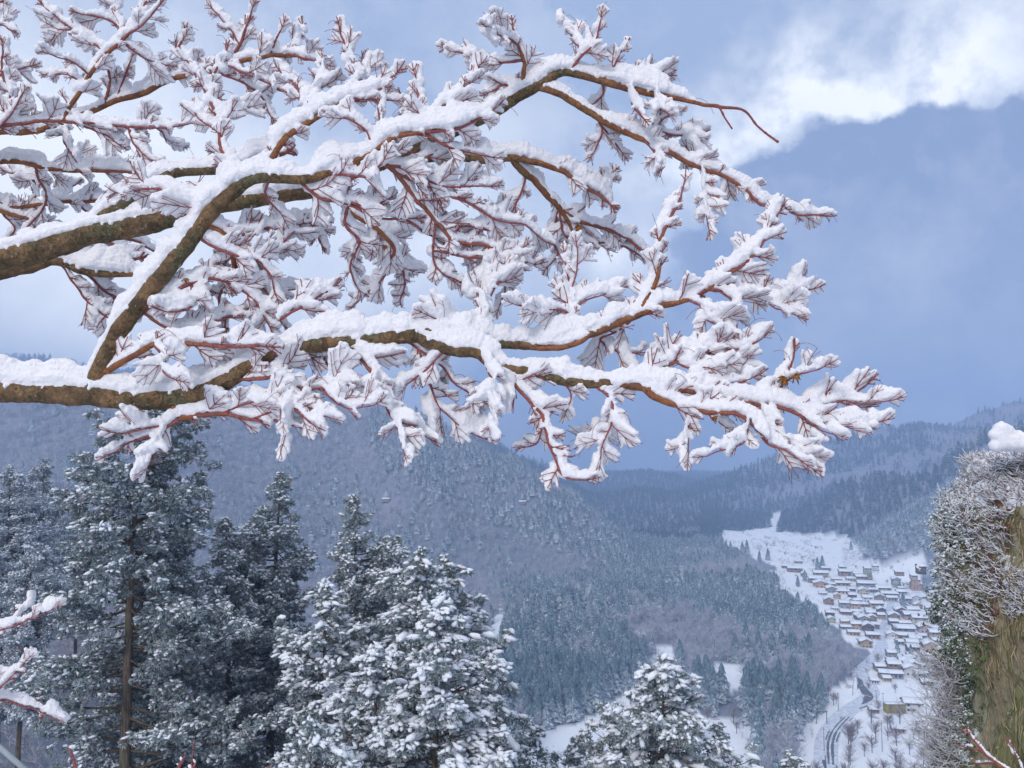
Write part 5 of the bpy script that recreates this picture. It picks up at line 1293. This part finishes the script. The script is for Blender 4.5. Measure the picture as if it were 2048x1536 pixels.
# ------------------------------------------------------------------ the village
rgV = np.random.RandomState(4)
WALL = {'brown': (.30, .215, .17), 'orange brown': (.50, .33, .23), 'dark brown': (.13, .105, .10), 'cream': (.52, .48, .38), 'grey': (.30, .31, .33), 'pale green': (.36, .40, .33), 'white': (.66, .67, .70), 'pinkish': (.50, .40, .40), 'tan': (.42, .33, .23)}
WM = {k: flat_mat('wall ' + k, c, .85, .12, .8) for k, c in WALL.items()}
M_GLASS = flat_mat('window glass', (.03, .04, .055), .25); M_EAVE = flat_mat('roof tiles', (.07, .07, .08), .7)
def house_kit(kind, st):
    """unit house: x width 1, y depth 1, wall height 1 per kit; returns dict of meshes"""
    w, d, h = .5, .5, 1.0
    wall = MB(); rh = .42 if kind == 'G' else .34
    Vw, Fw = box(-w, w, -d, d, -.6, h)
    if kind == 'G':      # gable end faces the camera: ridge runs along y
        g = np.array([(-w, -d, h), (w, -d, h), (0, -d, h + rh), (-w, d, h), (w, d, h), (0, d, h + rh)]); wall.add(Vw, Fw); wall.add(g, np.array([[0, 1, 2], [4, 3, 5]]))
    else:
        g = np.array([(-w, -d, h), (-w, d, h), (-w, 0, h + rh), (w, -d, h), (w, d, h), (w, 0, h + rh)]); wall.add(Vw, Fw); wall.add(g, np.array([[1, 0, 2], [3, 4, 5]]))
    def slabs(e, t0, t1, ov):
        m = MB()
        for sg in (-1, 1):
            if kind == 'G': a = [(0, rh + 0), (sg * (w + e), -(e) * rh / w)]; pr_ = [(x, y_, z) for (x, z) in a for y_ in (-d - ov, d + ov)]
            else: a = [(0, rh), (sg * (d + e), -e * rh / d)]; pr_ = [(x_, y, z) for (y, z) in a for x_ in (-w - ov, w + ov)]
            lo_ = np.array(pr_) + (0, 0, h + t0); up = np.array(pr_) + (0, 0, h + t1)
            Vv_ = np.vstack([lo_, up]); Ff = np.array([[0, 1, 3, 2], [4, 6, 7, 5], [0, 4, 5, 1], [2, 3, 7, 6], [0, 2, 6, 4], [1, 5, 7, 3]]); m.add(Vv_, Ff)
        return m
    roof = slabs(.10, .004, .05, .06); sn = slabs(.085, .053, .17, .045)
    win = []
    for i in range(st):
        for x in (-.28, .03, .30):
            if rgV.rand() < .2: continue
            z0 = .18 + i * .5 if st == 2 else .30; win.append(box(x - .07, x + .07, -d - .012, -d + .01, z0, z0 + (.22 if st == 2 else .40)))
    win.append(box(-w - .012, -w + .01, -.15, .15, .35, .65))
    M_ = lambda m, n_, sm=False: mesh(n_, *(lambda t: (t[0], list(t[1].values())))(m.data()))
    def bx(v, n_): return mesh(n_, v[0], [v[1]])
    r = {'wall': M_(wall, 'wall'), 'roof': M_(roof, 'roof'), 'snow': M_(sn, 'snow'), 'window': [bx(v, 'window') for v in win]}
    r['roof'].materials.append(M_EAVE); r['snow'].materials.append(M_SNOW_ROOF)
    for q_ in r['window']: q_.materials.append(M_GLASS)
    return r
KITS = {(k, s, i): house_kit(k, s) for k in 'RG' for s in (1, 2) for i in range(2)}
Z7 = lambda x, y: (1400 + x * .2441, 1020 + y * .2441)
Z6 = lambda x, y: (1500 + x * .1953, 1250 + y * .1953)
HS = []
for (x, y, wv_, c, k) in ((715, 480, 70, 'brown', 'R'), (790, 512, 110, 'brown', 'R'), (815, 440, 60, 'tan', 'R'), (1040, 500, 70, 'grey', 'R'), (1005, 552, 110, 'tan', 'R'), (960, 605, 100, 'brown', 'R'), (1005, 640, 100, 'orange brown', 'G'),
    (1085, 628, 60, 'grey', 'R'), (1130, 590, 80, 'cream', 'R'), (1180, 625, 110, 'tan', 'R'), (1200, 542, 90, 'brown', 'R'), (1245, 588, 70, 'cream', 'R'), (1330, 588, 80, 'brown', 'R'), (1310, 545, 80, 'grey', 'R'), (1392, 565, 50, 'tan', 'G'),
    (1380, 642, 130, 'grey', 'R'), (1180, 690, 100, 'cream', 'R'), (1090, 680, 70, 'grey', 'G'), (1250, 668, 60, 'dark brown', 'R'), (1355, 695, 70, 'cream', 'G'), (1430, 680, 70, 'grey', 'R'), (1520, 680, 110, 'cream', 'R'), (1570, 715, 120, 'grey', 'R'),
    (1665, 712, 80, 'cream', 'R'), (1245, 778, 60, 'orange brown', 'G'), (1305, 772, 60, 'tan', 'R'), (1380, 758, 70, 'white', 'R'), (1285, 815, 70, 'orange brown', 'R'), (1370, 800, 80, 'brown', 'R'), (1460, 815, 100, 'tan', 'R'),
    (1500, 850, 60, 'dark brown', 'G'), (1585, 750, 80, 'pale green', 'R'), (1700, 775, 80, 'grey', 'R'), (1785, 770, 80, 'white', 'G'), (1765, 720, 60, 'brown', 'R'), (1290, 858, 80, 'grey', 'R'), (1410, 885, 70, 'pinkish', 'R'), (1425, 915, 60, 'brown', 'G'),
    (1360, 935, 80, 'grey', 'G'), (1495, 895, 60, 'tan', 'R'), (1290, 985, 80, 'orange brown', 'R'), (1395, 1000, 80, 'dark brown', 'G'), (1450, 975, 60, 'grey', 'R'), (1430, 1060, 100, 'brown', 'R'), (1665, 870, 80, 'dark brown', 'G'),
    (1610, 912, 80, 'brown', 'G'), (1760, 870, 90, 'tan', 'R'), (1775, 905, 150, 'orange brown', 'R'), (1600, 950, 70, 'dark brown', 'R'), (1690, 960, 90, 'brown', 'R'), (1650, 995, 80, 'orange brown', 'R'), (1815, 940, 110, 'cream', 'R'), (1860, 1010, 90, 'pinkish', 'G'),
    (1695, 1025, 150, 'grey', 'R'), (1705, 1060, 140, 'orange brown', 'R'), (1590, 1065, 75, 'white', 'G'), (1780, 1105, 90, 'pale green', 'R'), (1755, 1140, 90, 'cream', 'R'), (1585, 1215, 70, 'grey', 'R'), (1750, 1210, 70, 'orange brown', 'R'), (1860, 1130, 70, 'tan', 'R'),
    (1775, 1335, 110, 'pale green', 'G'), (1490, 1325, 80, 'brown', 'R'), (1610, 1385, 120, 'grey', 'R'), (1520, 1385, 70, 'brown', 'R'), (1890, 1220, 90, 'brown', 'R'), (1930, 900, 90, 'grey', 'R'), (1950, 1060, 100, 'tan', 'R'), (1905, 830, 80, 'brown', 'R')):
    u, v = Z7(x, y); HS.append((u, v, wv_ * .2441, c, k))
for (x, y, wv_, c, k) in ((1295, 610, 80, 'white', 'R'), (1690, 900, 170, 'white', 'R'), (1545, 1110, 120, 'pinkish', 'R'), (1420, 585, 60, 'cream', 'R'), (1290, 905, 90, 'grey', 'R')):
    u, v = Z6(x, y); HS.append((u, v, wv_ * .1953, c, k))
STREET = [(1750, 1325), (1764, 1300), (1762, 1280), (1772, 1245), (1782, 1205), (1776, 1188)]
for v in np.arange(1142, 1372, 6.2):
    for _k in range(9):
        u = rgV.uniform(1575 if v < 1165 else 1655 + max(0, v - 1240) * .5 if v > 1240 else 1648, 1885); su = np.interp(v, [p_[1] for p_ in STREET[::-1]], [p_[0] for p_ in STREET[::-1]])
        wq = (12 + 9 * rgV.rand()) * (v - 880) / 400 * 1.15; vv_ = v + rgV.randn() * 1.5
        if abs(u - su) < 6 + wq / 2 or (v > 1320 and u < 1770): continue
        if not in_field(np.array(u), np.array(vv_)): continue
        if any(abs(u - h[0]) < (wq + h[2]) * .5 and abs(vv_ - h[1]) < 7.2 for h in HS): continue
        HS.append((u, vv_, wq, ['brown', 'tan', 'cream', 'grey', 'dark brown', 'orange brown', 'white', 'pale green'][rgV.randint(8)], 'R' if rgV.rand() < .78 else 'G'))
print('houses', len(HS))
bend = G(1738, 1385); byc = {}
rows = []
for (u, v, wpx, c, k) in HS:
    p = G(u, v, 0.3); z = float(hgt(p[0], p[1])); p = G(u, v, z); rows.append((p, wpx * p[1] / F, c, k))
ordn = ['', 'second ', 'third ', 'fourth ', 'fifth ', 'sixth ', 'seventh ', 'eighth ', 'ninth ', 'tenth ', 'eleventh ', 'twelfth ', 'thirteenth ', 'fourteenth ', 'fifteenth ', 'sixteenth ', 'seventeenth ', 'eighteenth ', 'nineteenth ', 'twentieth '] + ['%dth ' % i for i in range(21, 60)]
rows.sort(key=lambda r: np.linalg.norm(r[0] - bend))
for (p, w_, c, k) in rows:
    key = (c, k); n_ = byc[key] = byc.get(key, -1) + 1
    w_ = max(w_, 5.0); st = 2 if (k == 'G' or rgV.rand() < .55) else 1; hh = (5.0 if st == 2 else 3.1) * (.9 + .2 * rgV.rand()) * min(1, max(.7, w_ / 9)); dd = max(6.5, w_ * (.75 if k == 'R' else 1.15)); dd = min(dd, 12)
    e_ = empty('house', (p[0], p[1] + dd / 2, p[2]), R(-8 - 8 * rgV.rand()) if p[0] > 0 else 0)
    kit = KITS[(k, st, rgV.randint(2))]
    lab = '%s %s snowy house, %snearest of its kind to the road bend' % (c, 'gable fronted' if k == 'G' else 'long fronted', ordn[n_])
    tag(e_, lab, 'house', 'houses of the snowed in village')
    def add(nm, me, mat=None, par=e_):
        if mat is not None: me = me.copy(); me.materials.clear(); me.materials.append(mat)
        o_ = obj(nm, me, None, par); o_.scale = (w_, dd, hh) if par is e_ else (1, 1, 1); return o_
    wk = ('w', k, st, c)
    wo = add('wall', kit['wall'], WM[c]); ro = add('roof', kit['roof']); add('snow', kit['snow'], None, ro)
    for wn_ in kit['window']: add('window', wn_)
# the yellow tarpaulin covered shed by the road
p = G(*Z6(1500, 905)); p[2] = hgt(p[0], p[1]); sx = 190 * .1953 * p[1] / F
e_ = empty('shed', p + (0, 2.2, 0)); tag(e_, 'low mustard yellow boarded shed with snow on its flat top beside the road', 'shed')
m_ = flat_mat('mustard boards', (.38, .31, .05), .8, .25, 2.0)
v_, f_ = box(-sx / 2, sx / 2, -2.2, 2.2, -.3, 4.6); obj('wall', mesh('wall', v_, [f_]), m_, e_)
v_, f_ = box(-sx / 2 - .25, sx / 2 + .25, -2.5, 2.5, 4.6, 4.75); r_ = obj('roof', mesh('roof', v_, [f_]), M_EAVE, e_)
v_, f_ = box(-sx / 2 - .1, sx / 2 + .1, -1.9, 2.4, 4.753, 5.0); obj('snow', mesh('snow', v_, [f_]), M_SNOW_ROOF, r_)
# far huts on the hillside
for (u, v, Yh, lab) in ((772, 1003, 900, 'tiny snow roofed hut high on the wooded hillside behind the blunt tipped cedar'), (1045, 1008, 980, 'tiny snow roofed hut on the steep ridge falling into the valley')):
    ys = np.arange(400, 1400, 2.0); rp = np.array([P(u, v, y_) for y_ in ys]); hit_ = np.where(hgt(rp[:, 0], rp[:, 1]) >= rp[:, 2])[0]; p = rp[hit_[0]] if len(hit_) else P(u, v, Yh); e_ = empty('hut', p); tag(e_, lab, 'hut'); kit = KITS[('R', 1, 0)]
    for nm, me in (('wall', kit['wall']), ('roof', kit['roof']), ('snow', kit['snow'])):
        o_ = obj(nm, me, WM['brown'] if nm == 'wall' else None, e_); o_.scale = (8, 6, 3)
# brush on the open snow
M_BARE1 = foliage_mat('single bare twigs', (.15, .115, .13), (.32, .27, .29), (.64, .66, .74), .7, 1.4, 1.2)
rgS = np.random.RandomState(12); X, Y = rgS.uniform(40, 620, 26000), rgS.uniform(370, 1330, 26000); Z = hgt(X, Y); U_, V__ = proj(xyz(X, Y, Z))
nn_ = fbm(xyz(X / 9, Y / 38), 3, 61); far_ = (V__ < 1160) & (V__ > 1070); edge_ = in_field(U_, V__) & ~in_field(U_ - 16, V__) | (in_field(U_, V__) & ~in_field(U_, V__ + 9))
k = in_field(U_, V__) & ((nn_ > .5) | (far_ & (nn_ > -.1)) | (edge_ & (nn_ > -.3))) & ((V__ < 1150) | (U_ < 1640) | (nn_ > .8) | edge_) & (np.abs(U_ - 1665) > 20)
X, Y, Z = X[k], Y[k], Z[k]; m = MB(); pick = rgS.randint(0, 4, len(X))
for t in range(4):
    q_ = pick == t; h_ = 1.2 + 3.0 * rgS.rand(q_.sum()) ** 1.5; V_, F_, A_ = stamp(BARE_LOW[t], np.stack([X[q_], Y[q_], Z[q_] - .2], -1), np.stack([h_ * 2.4, h_ * 2.4, h_], -1), rgS.rand(q_.sum()) * 6.28); m.add(V_, F_, **A_)
tag(m.build('undergrowth', M_BARE1), 'dry brown brush poking through the snow of the valley fields', 'brush', kind='stuff'); print('brush', len(X))
# roads
def road(name, pts, wid, mat, lift, label, n=160, wob=0.0, kind='structure', cut=None):
    c = np.array([G(u, v) for u, v in pts]); c, _r = smooth_path(c, [1] * len(c), 1.2)
    t = np.gradient(c, axis=0); t /= np.linalg.norm(t[:, :2], axis=1)[:, None] + 1e-9; s = np.stack([-t[:, 1], t[:, 0], 0 * t[:, 0]], -1)
    wv_ = np.interp(np.linspace(0, 1, len(c)), np.linspace(0, 1, len(wid)), wid)
    if wob: wv_ = wv_ * (1 + wob * fbm(c * .25, 3, 77))
    K = 5; V_ = np.stack([c + s * (wv_ * f)[:, None] / 2 for f in np.linspace(-1, 1, K)], 1); V_[..., 2] = hgt(V_[..., 0], V_[..., 1]) + lift
    i = np.arange(len(c) - 1)[:, None] * K; j = np.arange(K - 1)[None]
    q_ = np.stack([i + j, i + j + 1, i + K + j + 1, i + K + j], -1).reshape(-1, 4)
    if cut is not None:
        mid_ = V_.reshape(-1, 3)[q_].mean(1); q_ = q_[fbm(mid_ * cut[0], 3, 78) > cut[1]]
    o_ = obj(name, mesh(name, V_.reshape(-1, 3), [q_[:, ::-1]], None, True), mat); tag(o_, label, 'road', kind=kind); return o_
M_ROAD, bb, pr = new_mat('rutted snowy road'); pos = bb.n('ShaderNodeNewGeometry').outputs['Position']; n1 = bb.noise(pos, .35, 4, .6)
setc(bb, pr, bb.mix(bb.ramp(n1.outputs[0], .35, .65), (.50, .54, .64), (.72, .75, .83)), .8)
M_ASPH, bb, pr = new_mat('wet asphalt'); pos = bb.n('ShaderNodeNewGeometry').outputs['Position']; n1 = bb.noise(pos, .8, 4, .65)
setc(bb, pr, bb.mix(bb.ramp(n1.outputs[0], .38, .72), (.045, .05, .06), (.25, .27, .31)), .45)
MAIN = [(1668, 1640), (1655, 1560), (1652, 1500), (1660, 1465), (1682, 1435), (1706, 1415), (1732, 1398), (1742, 1385), (1735, 1368), (1722, 1352), (1722, 1345), (1752, 1322), (1764, 1300), (1762, 1280), (1772, 1245), (1782, 1205), (1776, 1188), (1760, 1172)]
road('road', MAIN, [11, 11, 10, 9, 8, 7, 6, 5], M_ROAD, .10, 'snow covered village road curving up from the lower edge')
def trk(pts, w_, lift=.14, cut=(.07, -.35), wob=.35): road('wheel_track', pts, w_, M_ASPH, lift, 'dark wheel ruts worn through the road snow', wob=wob, cut=cut)
off = lambda pts, dx, dy=0: [(u + dx * (1 if v > 1400 else .6), v + dy) for u, v in pts]
LOWP = [(1660, 1580), (1657, 1520), (1656, 1490), (1662, 1468), (1674, 1450), (1690, 1434)]
trk(off(LOWP, 0), [1.3, 1.1, .8], cut=(.05, -.7)); trk(off(LOWP, 9), [1.1, 1.3, .7], cut=(.05, -.7)); trk(off(LOWP, -6), [1.0, .6, .7], cut=(.07, -.1)); trk(off(LOWP, 16, 2), [1.1, .8, .6], cut=(.07, -.15))
trk([(1647, 1520), (1652, 1540), (1662, 1570)], [1.6, 1.8, 1.6]); 
trk([(1717, 1358), (1722, 1372), (1732, 1385), (1738, 1392), (1732, 1402), (1724, 1408)], [1.2, 2.0, 5.5, 6.0, 4.5, 1.0], cut=(.2, -.6), wob=.2)
trk([(1722, 1360), (1728, 1374), (1736, 1386)], [.9, .9, .9]); trk([(1718, 1418), (1728, 1414), (1744, 1409)], [1.0, 1.3, .8], cut=(.2, -.8))
# poles
pole_m = flat_mat('concrete pole', (.22, .21, .21), .8)
PL = []
for i, (x, y, hpx, lab) in enumerate(((1295, 800, 26, 'left of the mustard yellow shed'), (1365, 820, 24, 'close behind the left end of the mustard yellow shed'), (1100, 660, 30, 'at the dark rutted bend of the road'), (1050, 720, 40, 'leaning, beside the road above the bend'),
        (1035, 520, 30, 'on the snowy bank left of the road bend'), (905, 870, 34, 'on the outer side of the lower curve'), (760, 1290, 44, 'tallest, left of the lower rutted curve'), (1030, 1440, 40, 'inside the lower rutted curve'), (1355, 1300, 60, 'among the bare trees by the lower curve'), (1240, 1010, 26, 'below the mustard yellow shed'))):
    p = G(*Z6(x, y)); p[2] = hgt(p[0], p[1]); h_ = hpx * p[1] / F; m = MB(); ln = .9 if 'leaning' in lab else 0
    m.add(*tube(np.array([(0, 0, -.3), (ln * .5, 0, h_ / 2), (ln * 1.6, 0, h_)]), [.19, .17, .13], 8)); e_ = empty('utility_pole', p); tag(e_, 'utility pole ' + lab, 'utility pole', 'utility poles along the village road')
    m.build('pole', pole_m, e_); v_, f_ = box(ln * 1.5 - 1.0, ln * 1.5 + 1.0, -.08, .08, h_ * .90, h_ * .90 + .16); obj('crossarm', mesh('crossarm', v_, [f_]), pole_m, e_)
# teal gantry by the road
p = G(*Z6(735, 1010)); p[2] = hgt(p[0], p[1]); e_ = empty('gate_frame', p); tag(e_, 'teal steel portal frame standing left of the lower road', 'frame')
tm_ = flat_mat('teal paint', (.05, .16, .17), .5); sx = 20 * p[1] / F / 2; hh = 22 * p[1] / F
for sg in (-1, 1): v_, f_ = box(sg * sx - .15, sg * sx + .15, -.15, .15, -.2, hh); obj('post', mesh('post', v_, [f_]), tm_, e_)
v_, f_ = box(-sx - .4, sx + .4, -.2, .2, hh, hh + .45); obj('beam', mesh('beam', v_, [f_]), tm_, e_)
# single trees about the village and fields
def one_tree(kind, u, v, h_, label, group):
    p = G(u, v); p[2] = hgt(p[0], p[1])
    e_ = empty('cedar_tree' if kind == 'c' else 'bare_tree', p, rgV.rand() * 6.28); e_.scale = (h_ * (1 if kind == 'c' else 1.25), h_ * (1 if kind == 'c' else 1.25), h_); tag(e_, label, 'cedar tree' if kind == 'c' else 'bare tree', group)
    if kind == 'c': obj('crown', crown_me[rgV.randint(5)], None, e_)
    else: obj('crown', bare_me[rgV.randint(4)], None, e_)
    obj('trunk', trunk_me, None, e_)
BHI = [bare_template(80 + i, 60) for i in range(4)]
bare_me = [mesh('crown', c[0], list(c[1].values()), c[2]) for c in BHI]
for c in bare_me: c.materials.append(M_BARE1)
for (u, v, h_, lab) in ((1635, 1140, 15, 'left one of the two dark cedars behind the village'), (1645, 1140, 17, 'right one of the two dark cedars behind the village'), (1807, 1222, 16, 'dark cedar standing alone amid the village houses'), (1442, 1103, 17, 'cedar at the near left corner of the far field'),
        (1452, 1104, 15, 'cedar second from the near left corner of the far field'), (1461, 1100, 12, 'small slim cedar at the edge of the far field'), (1485, 1108, 16, 'bushy cedar at the edge of the far field'), (1494, 1108, 18, 'tallest bushy cedar at the edge of the far field'), (1519, 1124, 13, 'slim cedar left of the pair by the field path'), (1536, 1122, 15, 'slim cedar right of the pair by the field path'),
        (1702, 1100, 12, 'cedar near the far right end of the upper field'), (1797, 1127, 12, 'cedar alone on the upper right field'), (1610, 1165, 12, 'rounded dark evergreen left of the village'), (1596, 1180, 11, 'lower rounded evergreen left of the village'), (1795, 1310, 9, 'round dark evergreen in a garden above the road bend'), (1822, 1318, 9, 'round evergreen right of its neighbour above the road bend'),
        (1186, 1418, 5, 'little cone shaped evergreen by the lower field')):
    one_tree('c', u, v, h_, lab, 'single cedars about the village and fields')
for i in range(95):
    for _t in range(50):
        if i < 34: u, v = rgV.uniform(1690, 1850), rgV.uniform(1440, 1590)
        elif i < 60: u, v = rgV.uniform(1500, 1840), rgV.uniform(1085, 1190)
        elif i < 75: u, v = rgV.uniform(1640, 1850), rgV.uniform(1230, 1440)
        else: u, v = rgV.uniform(1060, 1640), rgV.uniform(1380, 1620)
        if in_field(np.array(u), np.array(v)) and not (abs(u - 1665) < 22 and v > 1420) : break
    one_tree('b', u, v, 4 + 5 * rgV.rand() if i >= 34 else 6 + 6 * rgV.rand(), 'small frosted leafless tree on the snow of the valley floor, one of many', 'leafless trees dotted over the valley snow')

# handrail end at the lower left corner
p0, p1 = P(-90, 1418, 6.0), P(70, 1556, 5.6); e_ = empty('handrail', (p1[0], p1[1], float(height(np.array([p1[0]]), np.array([p1[1]]))[0]))); tag(e_, 'grey steel handrail slanting through the lower left corner', 'handrail')
o_ = np.array(e_.location); st_m = flat_mat('galvanised rail', (.33, .37, .40), .4)
m = MB(); m.add(*tube(np.array([p0 - o_, (p0 + p1) / 2 - o_, p1 - o_]), [.018] * 3, 10)); m.build('rail', st_m, e_, True)
m = MB(); m.add(*tube(np.array([p1 - o_ + (-.01, 0, 0), (p1[0] - o_[0] - .01, 0, -.3)]), [.02] * 2, 10)); m.build('post', st_m, e_, True)
